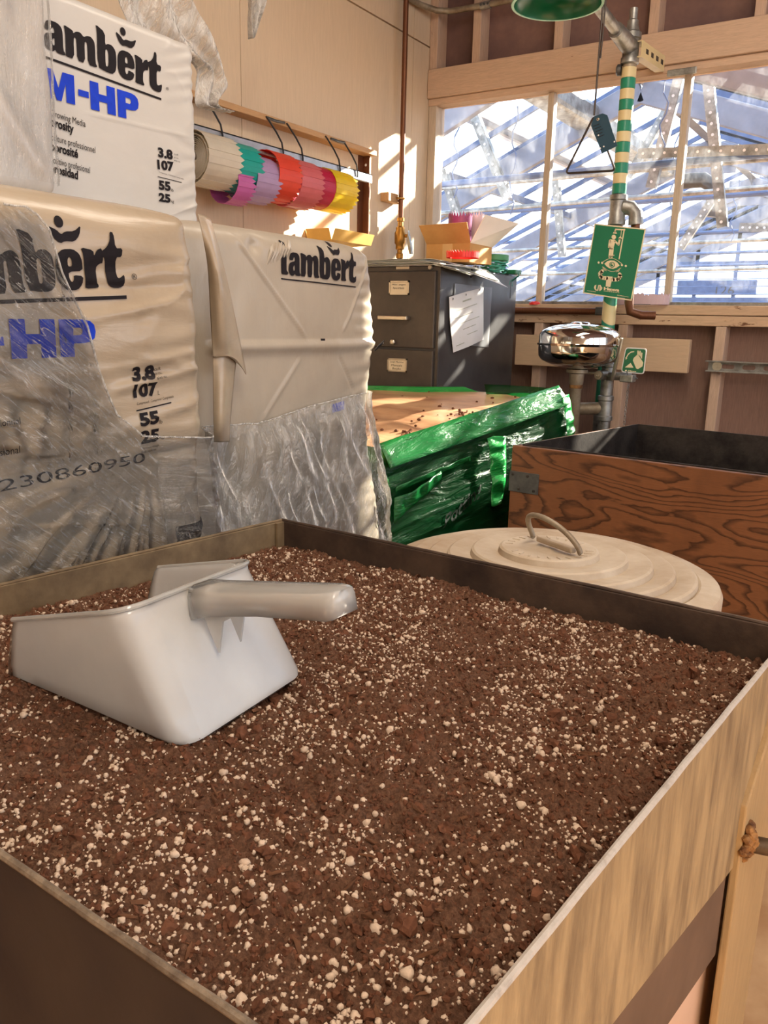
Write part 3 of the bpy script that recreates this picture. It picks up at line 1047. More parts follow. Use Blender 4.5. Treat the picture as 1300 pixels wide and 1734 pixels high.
def scatter(name, n, sizes, mat, sub, jitter, sink, squash, parent=so, seed=1, dens=None, longer=1.0):
    rg = np.random.default_rng(seed)
    v, f = ico(sub)
    u, t = rg.random(n * 3), rg.random(n * 3)
    x = -1.005 + u * 0.92
    y = 0.265 + t * 0.82
    xl = cD.x + (cA.x - cD.x) * (y - cD.y) / (cA.y - cD.y) + 0.012
    xr = cC.x + (cB.x - cC.x) * (y - cC.y) / (cB.y - cC.y) - 0.012
    yn = cD.y + (cC.y - cD.y) * (x - cD.x) / (cC.x - cD.x) + 0.012
    yf = cA.y + (cB.y - cA.y) * (x - cA.x) / (cB.x - cA.x) - 0.012
    k = (x > xl) & (x < xr) & (y > yn) & (y < yf)
    if dens is not None:
        k &= rg.random(n * 3) < dens(x, y)
    x, y = x[k][:n], y[k][:n]
    n = len(x)
    r = sizes[0] * np.exp(rg.normal(size=n) * sizes[1])
    r = np.clip(r, sizes[0] * 0.45, sizes[2])
    q = rg.normal(size=(n, 4))
    q /= np.linalg.norm(q, axis=1, keepdims=True)
    a, b, c, d = q.T
    Rm = np.stack([1 - 2 * (c * c + d * d), 2 * (b * c - a * d), 2 * (b * d + a * c), 2 * (b * c + a * d), 1 - 2 * (b * b + d * d), 2 * (c * d - a * b),
                   2 * (b * d - a * c), 2 * (c * d + a * b), 1 - 2 * (b * b + c * c)], -1).reshape(n, 3, 3)
    P = v[None] * (1 + jitter * rg.normal(size=(n, len(v), 1)))
    P = P * np.stack([np.full(n, longer), np.full(n, 1.0) * squash, rg.uniform(0.7, 1.1, n)], -1)[:, None, :]
    P = np.einsum('nij,nvj->nvi', Rm, P) * r[:, None, None]
    P = P + np.stack([x, y, soil_fine(x, y) + r * sink], -1)[:, None, :]
    FF = (f[None] + (np.arange(n) * len(v))[:, None, None]).reshape(-1, 3)
    o = fast_mesh(name, P.reshape(-1, 3), FF, mat, parent, sub > 1 and mat is M['perlite'])
    o['kind'] = 'stuff'
    return o


def pd(x, y):
    return np.clip(0.42 + 0.55 * fbm(x * 16, y * 16, 77, 3) + 0.25 * sm(0.6, 0.3, y), 0.10, 1)


scatter('perlite', 5200, (0.0017, 0.36, 0.0042), M['perlite'], 2, 0.17, 0.25, 0.9, seed=3, dens=pd)
scatter('perlite', 11000, (0.00095, 0.34, 0.0018), M['perlite'], 1, 0.18, 0.3, 0.9, seed=4, dens=pd)
scatter('soil_clod', 3000, (0.0028, 0.45, 0.0075), M['clod'], 2, 0.24, 0.0, 0.7, seed=5)
scatter('soil_clod', 16000, (0.0015, 0.4, 0.003), M['clod'], 1, 0.25, 0.2, 0.75, seed=8)
scatter('bark_fibre', 900, (0.0014, 0.4, 0.0028), M['bark'], 1, 0.2, 0.5, 0.7, seed=6, longer=4.0)

# ------------------------------------------------------------------ clear plastic scoop
sc = thing('scoop', 'translucent white plastic scoop with clear handle, lying on the soil', 'scoop', (-0.64, 0.57, 0.705))


def u_path(nt_, nb, fb, ft, rr):
    """open U in plan: near tip > near back corner > far back corner > far tip (3-D corner points)"""
    P = []

    def seg(a, b, n):
        for i in range(n):
            P.append(a.lerp(b, i / n))

    def arc(p, c, q, n):
        for i in range(n + 1):
            t = i / n
            P.append(p * (1 - t) ** 2 + c * 2 * t * (1 - t) + q * t * t)
    d1, d2, d3 = (nb - nt_).normalized(), (fb - nb).normalized(), (ft - fb).normalized()
    seg(nt_, nb - d1 * rr, 14)
    arc(nb - d1 * rr, nb, nb + d2 * rr, 8)
    seg(nb + d2 * rr, fb - d2 * rr, 9)
    arc(fb - d2 * rr, fb, fb + d3 * rr, 8)
    seg(fb + d3 * rr, ft, 14)
    P.append(ft)
    return P


Bn = [Vector(p) for p in ((-0.7996, 0.482, 0.7046), (-0.508, 0.470, 0.7070), (-0.524, 0.676, 0.7075), (-0.775, 0.655, 0.720))]
Tn = [Vector(p) for p in ((-0.7581, 0.468, 0.7882), (-0.578, 0.466, 0.8365), (-0.5937, 0.662, 0.8354), (-0.7576, 0.662, 0.7966))]
rings = []
cen = Vector((-0.66, 0.575, 0))
for t, ins, dz in ((0, 0.024, 0), (0, 0.011, 0.0018), (0.03, 0.003, 0.004), (0.10, 0, 0), (0.25, 0, 0), (0.4, 0, 0), (0.55, 0, 0), (0.7, 0, 0), (0.85, 0, 0), (0.95, 0, 0), (1, -0.0015, 0)):
    q = [b.lerp(a, t) for b, a in zip(Bn, Tn)]
    q[0] = q[0] + Vector((0.004 * ((2 * t - 1) ** 4), ins, dz))
    q[1] = q[1] + Vector((-ins, ins, dz))
    q[2] = q[2] + Vector((-ins, -ins, dz))
    q[3] = q[3] + Vector((0.004 * ((2 * t - 1) ** 4), -ins, dz))
    rings.append(u_path(*q, 0.028 + 0.004 * t))
m = MB()
m.grid(rings)
n_ = len(rings[0])
m.f.append(tuple(range(n_)))
# roll the top edge between the rim's corner dip, as the moulded lip does
m.build('scoop_body', M['scoop'], sc, smooth=True, solid=0.0028, angle=50)
rimp = [p + Vector((0, 0, 0.0012)) for p in rings[-1]]
MB().tube(rimp, 0.0027, 8).build('rim', M['scoop_clear'], sc, smooth=True)
# handle: channel open below, rounded end
hs, he = Vector((-0.574, 0.562, 0.8335)), Vector((-0.396, 0.556, 0.8665))
hd = (he - hs).normalized()
hx = Vector((0, 0, 1)).cross(hd).normalized()
hz = hd.cross(hx)
sec = [(-0.018, -0.021), (-0.0168, -0.003), (-0.0145, 0.002), (-0.0095, 0.004), (0.0095, 0.004), (0.0145, 0.002), (0.0168, -0.003), (0.018, -0.021)]
rows = []
for t, k, dn in ((0, 1.12, 1.25), (0.15, 1.05, 1.05), (0.5, 1, 0.92), (0.88, 1, 0.95), (0.95, 0.97, 0.97), (0.985, 0.86, 0.93), (1.0, 0.66, 0.84)):
    o_ = hs.lerp(he, t)
    rows.append([o_ + hx * (a * k) + hz * (b * dn if b < 0 else b * k) for a, b in sec])
m = MB().grid(rows)
m.f.append(tuple(len(rows) * 8 - 8 + i for i in range(8)))
hd_o = m.build('handle', M['scoop_clear'], sc, smooth=True, solid=0.003, angle=50)
for yy, x0 in ((0.546, -0.545), (0.580, -0.548)):
    MB().prism([(x0 - 0.020, yy, 0.825), (x0 + 0.040, yy, 0.829), (x0 + 0.012, yy, 0.812), (x0 + 0.006, yy, 0.778)], (0, 0.0022, 0)).build('handle_rib', M['scoop_clear'], sc)

# ------------------------------------------------------------------ lidded bin behind the box
BX, BY = -0.535, 1.411
bn = thing('lidded_bin', 'round bin with beige ribbed lid and wire handle behind the soil box', 'bin', (BX, BY, 0))
MB().lathe((BX, BY, 0), [(0.0, 0.0), (0.235, 0.0), (0.245, 0.02), (0.282, 0.60), (0.292, 0.605), (0.292, 0.632), (0.285, 0.64)], 64).build('bin_body', M['lid'], bn, smooth=True)
prof = [(0.302, 0.618), (0.309, 0.620), (0.3095, 0.640), (0.305, 0.650), (0.297, 0.654), (0.272, 0.657)]
for r_, z_ in ((0.264, 0.663), (0.226, 0.670), (0.187, 0.677), (0.142, 0.685), (0.090, 0.692)):
    nxt = {0.264: 0.232, 0.226: 0.193, 0.187: 0.149, 0.142: 0.097, 0.090: 0.02}[r_]
    prof += [(r_ + 0.004, z_ - 0.0095), (r_ + 0.0015, z_ + 0.0005), (r_ - 0.003, z_ + 0.003), (r_ - 0.009, z_ + 0.0028), (nxt + 0.002, z_ - 0.001)]
prof += [(0.0, 0.694)]
ld = MB().lathe((BX, BY, 0), prof, 96).build('bin_lid', M['lid'], bn, smooth=True, angle=28)
hpts = []
for k in range(25):
    a = math.pi * (-0.06 + 1.12 * k / 24)
    hpts.append((BX + 0.014 + 0.058 * math.cos(a) - 0.030 * max(0, math.sin(a)), BY - 0.002 - 0.014 * max(0, math.sin(a)) - 0.03 * math.cos(a), 0.703 + 0.052 * math.sin(a) ** 0.8 if math.sin(a) > 0 else 0.703))
MB().tube(hpts, 0.0052, 10).build('lid_handle', M['dirtypipe'], ld, smooth=True)
a_, b_ = Vector(hpts[0]), Vector(hpts[-1])
MB().bar(a_.lerp(b_, 0.12), a_.lerp(b_, 0.88), 0.014, 0.011).build('handle_clip', M['lid'], ld, bevel=0.003)
# moulded lettering-like relief in the lid centre (illegible in the picture)
m = MB()
for k in range(26):
    a = 2 * math.pi * k / 26
    if 0.9 < (k % 13) / 13 * 6.28 < 1.5:
        continue
    p = Vector((BX + 0.068 * math.cos(a), BY + 0.068 * math.sin(a), 0.6945))
    m.bar(p, p + Vector((0.014 * math.cos(a + 0.3), 0.014 * math.sin(a + 0.3), 0)), 0.004, 0.003)
m.build('moulded_relief', M['lid'], ld)['kind'] = 'stuff'

# ------------------------------------------------------------------ wooden box trolley with steel liner
wt = thing('wooden_trolley', 'plywood box on legs with a dark steel liner, beside the lidded bin', 'trolley', (-0.45, 2.6, 0))
w0, w1 = Vector((-0.9861, 2.2448, 0.75)[:2]), Vector((-0.8622, 3.0657, 0.75)[:2])
wf = Vector((-0.2749, 2.1801, 0.75)[:2])
ex = (wf - w0).normalized()
W2, W3 = w0 + ex * 1.05, w1 + ex * 1.05
wc = (w0 + W3) / 2


def wpanel(a, b, z0, z1, th, name, mat, par=wt, bev=0.002):
    d = (b - a).normalized()
    nrm = Vector((d.y, -d.x)) * th
    if (wc - a).dot(nrm) < 0:
        nrm = -nrm
    return MB().prism([(a.x, a.y, z0), (b.x, b.y, z0), (b.x, b.y, z1), (a.x, a.y, z1)], (nrm.x, nrm.y, 0)).build(name, mat, par, bevel=bev)


wpanel(w0, W2, 0.30, 0.748, 0.019, 'front_board', M['ply_orange'])
wpanel(w1, W3, 0.30, 0.748, 0.019, 'back_board', M['ply_orange'])
dz_ = (w1 - w0).normalized() * 0.0195
wpanel(w0 + dz_, w1 - dz_, 0.30, 0.748, 0.019, 'side_board', M['ply_orange'])
wpanel(W2 + dz_, W3 - dz_, 0.30, 0.748, 0.019, 'side_board', M['ply_orange'])
n_in = Vector((-ex.y, ex.x))
i0, i1, i2, i3 = w0 + ex * 0.021 + n_in * 0.021, w1 + ex * 0.021 - n_in * 0.021, W2 - ex * 0.021 + n_in * 0.021, W3 - ex * 0.021 - n_in * 0.021
for a, b in ((i0, i1), (i1, i3), (i3, i2), (i2, i0)):
    wpanel(a, b, 0.33, 0.752, 0.003, 'steel_liner', M['liner'], wt, 0.001)
MB().prism([(i0.x, i0.y, 0.33), (i2.x, i2.y, 0.33), (i3.x, i3.y, 0.33), (i1.x, i1.y, 0.33)], (0, 0, 0.004)).build('steel_liner', M['liner'], wt)
for a in (w0 + ex * 0.06 + n_in * 0.06, w1 + ex * 0.06 - n_in * 0.06, W2 - ex * 0.06 + n_in * 0.06, W3 - ex * 0.06 - n_in * 0.06):
    MB().box((a.x - 0.03, a.y - 0.03, 0), (a.x + 0.03, a.y + 0.03, 0.31)).build('leg', M['ply_edge'], wt, bevel=0.003)
# plies showing on the end of the side board beside the front
for k in range(4):
    a = w0 - ex * 0.0006 + n_in * (0.002 + 0.0046 * k)
    MB().box((a.x - 0.0005, a.y, 0.305), (a.x + 0.0012, a.y + 0.0022, 0.745)).build('ply_layer', M['ply_edge'], wt)


def on_front(px_s, zz, out):
    p = w0 + ex * px_s - n_in * out
    return (p.x, p.y, zz)


fb0 = wc
bp = MB()
q_ = [on_front(-0.004, 0.672, 0.0), on_front(0.094, 0.672, 0.0), on_front(0.094, 0.610, 0.0), on_front(-0.004, 0.610, 0.0)]
bpo = bp.prism(q_, (-n_in.x * 0.003, -n_in.y * 0.003, 0)).build('corner_bracket', M['bracket'], wt, bevel=0.0008)
for s_, z_ in ((0.008, 0.662), (0.057, 0.662), (0.030, 0.620), (0.080, 0.620)):
    MB().lathe(on_front(s_, z_, 0.003), [(0.0045, 0), (0.0040, 0.0018), (0.002, 0.0026), (0, 0.0028)], 12, (-n_in.x, -n_in.y, 0)).build('rivet', M['liner'], bpo, smooth=True)

# ------------------------------------------------------------------ bales of growing mix against the left wall
class Bag:
    """stuffed plastic bale; its printed face looks towards +X"""

    def __init__(s, Xf, y0, y1, z0, z1, depth, r, disp, wob=None, k=0.03):
        s.Xf, s.y0, s.y1, s.z0, s.z1, s.depth, s.r, s.disp, s.wob, s.k = Xf, y0, y1, z0, z1, depth, r, disp, wob, k

    def fx(s, y, z):
        r = s.r
        dy = np.maximum(0, np.maximum(s.y0 + r - y, y - (s.y1 - r)))
        dz = np.maximum(0, np.maximum(s.z0 + r - z, z - (s.z1 - r)))
        q = np.minimum(np.hypot(dy, dz), r)
        return s.Xf - r + np.sqrt(np.maximum(0, r * r - q * q)) + s.disp(y, z)

    def mesh(s, parent, name, mat, n=90):
        u = np.sin(np.linspace(-math.pi / 2, math.pi / 2, n)) * 0.6 + np.linspace(-1, 1, n) * 0.4
        U, V = np.meshgrid(u, u)
        kk = 1 - s.k * (U * V) ** 6
        y = (s.y0 + s.y1) / 2 + (s.y1 - s.y0) / 2 * U * kk
        z = (s.z0 + s.z1) / 2 + (s.z1 - s.z0) / 2 * V * kk
        x = s.fx(y, z)
        if s.wob is not None:
            y = y + s.wob(y, z) * sm(0.35, 1.0, U)
        P = np.stack([x, y, z], -1)
        idx = np.arange(n * n).reshape(n, n)
        Fq = [np.stack([idx[:-1, :-1], idx[:-1, 1:], idx[1:, 1:], idx[1:, :-1]], -1).reshape(-1, 4)]
        V_ = [P.reshape(-1, 3)]
        loop = np.concatenate([idx[0, :-1], idx[:-1, -1], idx[-1, :0:-1], idx[:0:-1, 0]])
        L = P.reshape(-1, 3)[loop]
        m_, base, prev = len(loop), n * n, loop
        c = L.mean(0)
        for i, d in enumerate((0.03, 0.10, 0.2, 0.35, 0.6, 0.9, 1.0)):
            q = L.copy()
            q[:, 0] = s.Xf - s.r - (s.depth - s.r) * d
            q[:, 1:] = c[1:] + (q[:, 1:] - c[1:]) * (1 + 0.012 * math.sin(d * 3.1) - (0.06 if d == 1.0 else 0))
            q[:, 1:] += 0.003 * fbm(q[:, :1] * 30, (q[:, 1:] + q[:, 2:]) * 14, 9, 2)
            V_.append(q)
            cur = base + np.arange(m_)
            Fq.append(np.stack([prev, cur, np.roll(cur, -1), np.roll(prev, -1)], -1))
            prev, base = cur, base + m_
        V_ = np.concatenate(V_)
        o = fast_mesh(name, V_, np.concatenate(Fq), mat, parent)
        bm = bmesh.new()
        bm.from_mesh(o.data)
        bm.verts.ensure_lookup_table()
        f = bm.faces.new([bm.verts[i] for i in prev])
        bmesh.ops.recalc_face_normals(bm, faces=bm.faces)
        bm.to_mesh(o.data)
        bm.free()
        return o

    def stick(s, v, f, name, mat, parent, lift=0.0016, label=None, step=0.009):
        v, f = refine(v, f, step)
        x = s.fx(v[:, 0], v[:, 1]) + lift
        m = MB().add(np.stack([x, v[:, 0], v[:, 1]], -1), f)
        o = m.build(name, mat, parent)
        if label:
            o['label'] = label
        return o

    def lay(s, body, pL, pR, pT, name, mat, parent, bold=0.02, shear=0.0):
        """line of lettering from baseline-left pL to baseline-right pR, as tall as pT"""
        v, f = flat_text(body, bold, shear)
        dy, dz = pR[1] - pL[1], pR[2] - pL[2]
        v = fit(v, pL[1], pL[2], math.hypot(dy, dz), abs(pT[2] - pL[2]), math.degrees(math.atan2(dz, dy)))
        return s.stick(v, f, name, mat, parent)

    def rule(s, a, b, th, name, mat, parent):
        n = 24
        v, f = [], []
        for i in range(n + 1):
            t = i / n
            y, z = a[1] + (b[1] - a[1]) * t, a[2] + (b[2] - a[2]) * t
            v += [(y, z - th / 2), (y, z + th / 2)]
        for i in range(n):
            f.append((2 * i, 2 * i + 2, 2 * i + 3, 2 * i + 1))
        return s.stick(np.array(v), f, name, mat, parent, 0.0012, None, 0.1)


GLYPH = {
    'l': (0.56, [[(-.06, 1.52), (.40, 1.36), (.40, .22), (.46, .15), (.54, .10), (.50, -.01), (.04, -.01), (0, .12), (0, 1.30)]]),
    'a': (0.96, [[(.06, .80), (.12, .95), (.30, 1.02), (.62, 1.02), (.80, .92), (.85, .75), (.85, .16), (.94, .06), (.90, -.01), (.56, -.01), (.50, .08), (.36, -.03), (.16, -.02), (.02, .12), (0, .34), (.07, .52), (.28, .60), (.48, .63), (.48, .76), (.42, .82), (.36, .76), (.34, .66), (.05, .66)],
                 [(.48, .48), (.39, .42), (.36, .31), (.39, .20), (.48, .22)]]),
    'm': (1.50, [[(-.08, 1.06), (.36, .98), (.37, .88), (.50, .99), (.70, 1.02), (.86, .90), (1.0, .99), (1.20, 1.02), (1.36, .90), (1.40, .70), (1.40, .14), (1.48, .05), (1.44, -.01), (1.02, -.01), (1.02, .70), (.96, .78), (.89, .72), (.89, -.01), (.51, -.01), (.51, .70), (.45, .78), (.38, .72), (.38, -.01), (-.03, -.01), (0, .12), (0, .88)]]),
    'b': (1.02, [[(-.08, 1.54), (.40, 1.38), (.40, .93), (.54, 1.02), (.76, 1.02), (.92, .88), (.96, .66), (.96, .32), (.90, .10), (.72, -.03), (.36, -.02), (0, .04), (0, 1.34)],
                 [(.40, .76), (.47, .82), (.55, .74), (.55, .26), (.48, .17), (.40, .21)]]),
    'e': (0.96, [[(0, .32), (0, .70), (.08, .90), (.28, 1.02), (.62, 1.02), (.82, .90), (.90, .70), (.90, .45), (.40, .45), (.40, .26), (.47, .17), (.55, .24), (.56, .36), (.90, .32), (.84, .10), (.62, -.03), (.28, -.03), (.08, .10)],
                 [(.40, .58), (.40, .76), (.47, .83), (.54, .76), (.54, .58)]]),
    'r': (0.74, [[(-.08, 1.06), (.36, .98), (.37, .82), (.48, .98), (.68, 1.04), (.70, .64), (.54, .62), (.41, .52), (.40, .14), (.48, .05), (.44, -.01), (-.03, -.01), (0, .12), (0, .88)]]),
    't': (0.80, [[(.30, 1.46), (.44, 1.44), (.43, 1.02), (.72, 1.02), (.67, .78), (.43, .78), (.43, .28), (.49, .21), (.58, .24), (.74, .32), (.70, .02), (.52, -.05), (.20, -.03), (.05, .10), (.02, .30), (.02, .78), (-.12, .80), (-.10, .94), (.12, 1.06), (.26, 1.24)]]),
}


GLYPH.update({
    'M': (1.34, [[(0, 0), (0, 1), (.44, 1), (.62, .42), (.80, 1), (1.24, 1), (1.24, 0), (.90, 0), (.90, .62), (.71, 0), (.53, 0), (.34, .62), (.34, 0)]]),
    '-': (.52, [[(.04, .36), (.46, .36), (.46, .58), (.04, .58)]]),
    'H': (1.16, [[(0, 0), (0, 1), (.36, 1), (.36, .62), (.70, .62), (.70, 1), (1.06, 1), (1.06, 0), (.70, 0), (.70, .36), (.36, .36), (.36, 0)]]),
    'P': (1.0, [[(0, 0), (0, 1), (.62, 1), (.80, .96), (.92, .86), (.96, .68), (.92, .50), (.80, .40), (.62, .36), (.36, .36), (.36, 0)], [(.36, .78), (.36, .58), (.54, .58), (.60, .63), (.60, .73), (.54, .78)]]),
    'L': (.86, [[(0, 0), (0, 1), (.36, 1), (.36, .28), (.78, .28), (.78, 0)]]),
})


def logo(word, sprout=True):
    """heavy rounded lettering in units of its x-height; returns filled mesh and advance width"""
    x, V, Fs = 0.0, [], []
    for ch in word:
        outs = []
        adv, sh = GLYPH[ch]
        for p in sh:
            outs.append(chaikin([(a + x, b) for a, b in p], 0 if ch in 'MHPL-' else 1))
        if ch == 'e' and sprout:
            cx_ = x + 0.30
            outs.append([(cx_ + .15 * math.cos(k * math.pi / 8), 1.70 + .15 * math.sin(k * math.pi / 8)) for k in range(16)])
            outs.append(chaikin([(cx_ - .40, 1.60), (cx_ - .12, 1.50), (cx_ + .02, 1.38), (cx_ + .16, 1.46), (cx_ + .46, 1.46), (cx_ + .72, 1.62), (cx_ + .62, 1.36), (cx_ + .42, 1.20), (cx_ + .12, 1.22), (cx_ - .06, 1.16), (cx_ - .26, 1.32)], 1))
        x += adv
        v, f = fill_outlines(outs)
        k = sum(len(q) for q in V)
        V.append(v)
        Fs += [tuple(i + k for i in q) for q in f]
    return np.concatenate(V), Fs, x


def lay_logo(bag_, word, pL, pR, xh, parent, mat=None, name='printed_logo'):
    v, f, wd = logo(word)
    if mat:
        wd = v[:, 0].max()
    dy, dz = pR[1] - pL[1], pR[2] - pL[2]
    k = math.hypot(dy, dz) / wd
    t = math.atan2(dz, dy)
    q = v * (k, xh)
    q = np.c_[q[:, 0] * math.cos(t) - q[:, 1] * math.sin(t) + pL[1], q[:, 0] * math.sin(t) + q[:, 1] * math.cos(t) + pL[2]]
    return bag_.stick(q, f, name, mat or M['ink'], parent)


def crease(y, z, a, b, wd):
    """ridge profile along the segment a-b (both (y, z))"""
    a, b = np.array(a), np.array(b)
    d = b - a
    L = np.hypot(*d)
    t = ((y - a[0]) * d[0] + (z - a[1]) * d[1]) / L / L
    n = ((y - a[0]) * d[1] - (z - a[1]) * d[0]) / L
    return np.exp(-(n / wd) ** 2) * sm(-0.05, 0.1, t) * sm(1.05, 0.9, t)


# --- left bale
def dispL(y, z):
    e = sm(0.82, 1.07, y)
    d = 0.0016 * e * np.sin(z * 125 + 6 * vnoise(y * 6, z * 9, 4)) * (0.5 + 0.6 * vnoise(y * 3, z * 12, 8))
    d = d + 0.0075 * np.exp(-6.5 * np.abs(vnoise(y * 2.6 + z * 1.5, z * 13 - y * 2.0, 14))) * sm(0.70, 1.0, y)
    d = d + 0.0050 * np.exp(-7 * np.abs(vnoise(y * 3.1 - z * 0.8, z * 19 + y * 2.2, 15))) * sm(0.8, 1.04, y)
    d = d + 0.0085 * fbm(y * 2.2 + z * 0.8, z * 11 - y * 1.2, 12, 3) * (0.35 + 0.65 * sm(0.6, 1.0, y))
    d = d + 0.030 * (1 - ((y - 0.72) / 0.45) ** 2) - 0.016
    d = d + 0.006 * crease(y, z, (0.85, 0.985), (1.06, 1.015), 0.006)
    d = d - 0.004 * crease(y, z, (0.80, 1.14), (1.03, 1.150), 0.008)
    return d


bl = Bag(-1.072, 0.30, 1.078, 0.0, 1.275, 0.95, 0.055, dispL, lambda y, z: 0.0006 * np.sin(z * 125 + 4 * vnoise(z * 9, z * 0, 4)) + 0.0035 * vnoise(z * 26, z * 0 + 1, 9) + 0.006 * vnoise(z * 4, z * 0 + 3, 5))
t_l = thing('growing_mix_bale', 'taupe plastic bale with large black lettering and blue print, half under stretch film', 'bale', (-1.5, 0.7, 0), 'growing mix bales in the stack')
bl.mesh(t_l, 'bag', M['bag_l'], 220)
lay_logo(bl, 'lambert', (-1.0700, 0.5674, 1.1152), (-1.07, 0.8954, 1.1456), 0.055, t_l)
bl.lay('®', (-1.07, 0.9053, 1.155), (-1.07, 0.916, 1.1565), (-1.07, 0.9059, 1.1641), 'printed_text', M['ink'], t_l, 0.0)
bl.rule((0, 0.50, 1.103), (-1.07, 0.892, 1.1283), 0.0055, 'printed_rule', M['ink'], t_l)
lay_logo(bl, 'HP', (-1.07, 0.6843, 1.0381), (-1.07, 0.8246, 1.0391), 0.054, t_l, M['ink_blue'], 'printed_text')
lay_logo(bl, 'LM-', (0, 0.49, 1.030), (0, 0.675, 1.037), 0.054, t_l, M['ink_blue'], 'printed_text')
for body, a, b, c, bold in (('3.8', (-1.066, 0.8934, 0.9966), (-1.066, 0.9426, 0.9991), (-1.066, 0.8948, 1.0201), 0.05), ('107', (-1.066, 0.893, 0.9701), (-1.066, 0.9462, 0.9716), (-1.066, 0.8944, 0.9928), 0.05),
                            ('55', (-1.066, 0.9022, 0.9233), (-1.066, 0.9437, 0.9254), (-1.066, 0.9036, 0.9454), 0.05), ('25', (-1.066, 0.9042, 0.8937), (-1.066, 0.9447, 0.8952), (-1.066, 0.9055, 0.9161), 0.05),
                            ('cu.ft', (-1.066, 0.942, 1.0118), (-1.066, 0.9561, 1.0132), (-1.066, 0.9424, 1.0175), 0.0), ('pi.cu.', (-1.066, 0.9429, 1.004), (-1.066, 0.9583, 1.0053), (-1.066, 0.9432, 1.0098), 0.0), ('pies cu.', (-1.066, 0.9438, 0.9972), (-1.066, 0.9657, 0.9991), (-1.066, 0.9441, 1.003), 0.0),
                            ('L', (-1.066, 0.9463, 0.9726), (-1.066, 0.9501, 0.9724), (-1.066, 0.9466, 0.9794), 0.0), ('Compressed / Comprimé / Comprimido', (-1.066, 0.8994, 0.9573), (-1.066, 0.9824, 0.9644), (-1.066, 0.8998, 0.963), 0.0),
                            ('lb', (-1.066, 0.9437, 0.9244), (-1.066, 0.9514, 0.9247), (-1.066, 0.944, 0.9313), 0.0), ('kg', (-1.066, 0.946, 0.8961), (-1.066, 0.9565, 0.897), (-1.066, 0.9464, 0.9041), 0.0),
                            ('Minimum Weight', (-1.066, 0.9061, 0.8837), (-1.066, 0.9454, 0.8851), (-1.066, 0.9063, 0.8886), 0.0), ('Poids minimum', (-1.066, 0.9057, 0.8778), (-1.066, 0.9387, 0.8798), (-1.066, 0.906, 0.8827), 0.0),
                            ('profesional', (-1.066, 0.6264, 0.9011), (-1.066, 0.6878, 0.9026), (-1.066, 0.6277, 0.9149), 0.0), ('professionnel', (-1.066, 0.6219, 0.9414), (-1.066, 0.6906, 0.9447), (-1.066, 0.6231, 0.9541), 0.0),
                            ('230860950', (-1.064, 0.6522, 0.8551), (-1.064, 0.9143, 0.863), (-1.064, 0.6537, 0.8718), 0.0)):
    bl.lay(body, a, b, c, 'printed_text', M['ink'], t_l, bold)
bl.rule((-1.066, 0.8978, 0.9497), (-1.066, 0.9754, 0.9578), 0.0022, 'printed_rule', M['ink'], t_l)
bl.stick(np.array([(-1.066, 0.9796, 0.7378)[1:], (-1.066, 1.0761, 0.7355)[1:], (-1.066, 1.075, 0.7038)[1:], (-1.066, 0.9782, 0.7088)[1:]]), [(0, 1, 2, 3)], 'printed_band', M['ink'], t_l)


def sheet(pts_rows, name, mat, parent, th=0.0012, smooth=True, amp=0.0):
    A = np.array(pts_rows, float)

    def up_(B):
        n_ = len(B)
        out = []
        for i in range(n_ - 1):
            p0, p1, p2, p3 = B[max(i - 1, 0)], B[i], B[i + 1], B[min(i + 2, n_ - 1)]
            for k in range(6):
                t = k / 6
                out.append(0.5 * (2 * p1 + (p2 - p0) * t + (2 * p0 - 5 * p1 + 4 * p2 - p3) * t * t + (3 * p1 - p0 - 3 * p2 + p3) * t ** 3))
        out.append(B[-1])
        return np.array(out)
    A = up_(A)
    A = up_(A.transpose(1, 0, 2)).transpose(1, 0, 2)
    return MB().grid([[tuple(p) for p in row] for row in A]).build(name, mat, parent, smooth=smooth, solid=th, angle=70)


# folded end of the left bale: loose gusset hanging over the gap
sheet([[(-1.1, 1.0894, 1.2765), (-1.115, 1.1216, 1.2769), (-1.14, 1.1617, 1.2763)],
       [(-1.1, 1.0995, 1.244), (-1.1, 1.1228, 1.2402), (-1.15, 1.1949, 1.2206)],
       [(-1.11, 1.1222, 1.1914), (-1.085, 1.1259, 1.1707), (-1.16, 1.2261, 1.1612)],
       [(-1.12, 1.1364, 1.0975), (-1.1, 1.1508, 1.0765), (-1.17, 1.2614, 1.0751)],
       [(-1.13, 1.149, 1.0364), (-1.12, 1.1767, 1.0318), (-1.17, 1.2807, 1.0037)],
       [(-1.13, 1.1518, 1.0275), (-1.12, 1.1961, 1.0246), (-1.17, 1.2839, 0.9867)]], 'gusset_fold', M['bag_l'], t_l)
sheet([[(-1.14, 1.1589, 1.0269), (-1.13, 1.1807, 1.0313), (-1.15, 1.2389, 1.0386)],
       [(-1.14, 1.1586, 0.9753), (-1.125, 1.1705, 0.9756), (-1.15, 1.2271, 0.983)],
       [(-1.14, 1.1573, 0.893), (-1.125, 1.1646, 0.8959), (-1.15, 1.2125, 0.8942)],
       [(-1.16, 1.1765, 0.8588), (-1.15, 1.1895, 0.8583), (-1.17, 1.2307, 0.8519)]], 'end_flap', M['bag_l'], t_l)

# --- right bale
EDGE = sorted([((-1.235, 1.8288, 1.3068)), ((-1.235, 1.8498, 1.2559)), ((-1.235, 1.8664, 1.1822)), ((-1.235, 1.8818, 1.0754)), ((-1.235, 1.8778, 1.0286)), ((-1.235, 1.8603, 0.9505)), ((-1.235, 1.8486, 0.8717)), ((-1.235, 1.8729, 0.7556)), ((-1.235, 1.9152, 0.5973)), ((-1.235, 1.9463, 0.4501))], key=lambda p: p[2])
EZ, EY = np.array([p[2] for p in EDGE]), np.array([p[1] for p in EDGE])
RY1 = 1.86


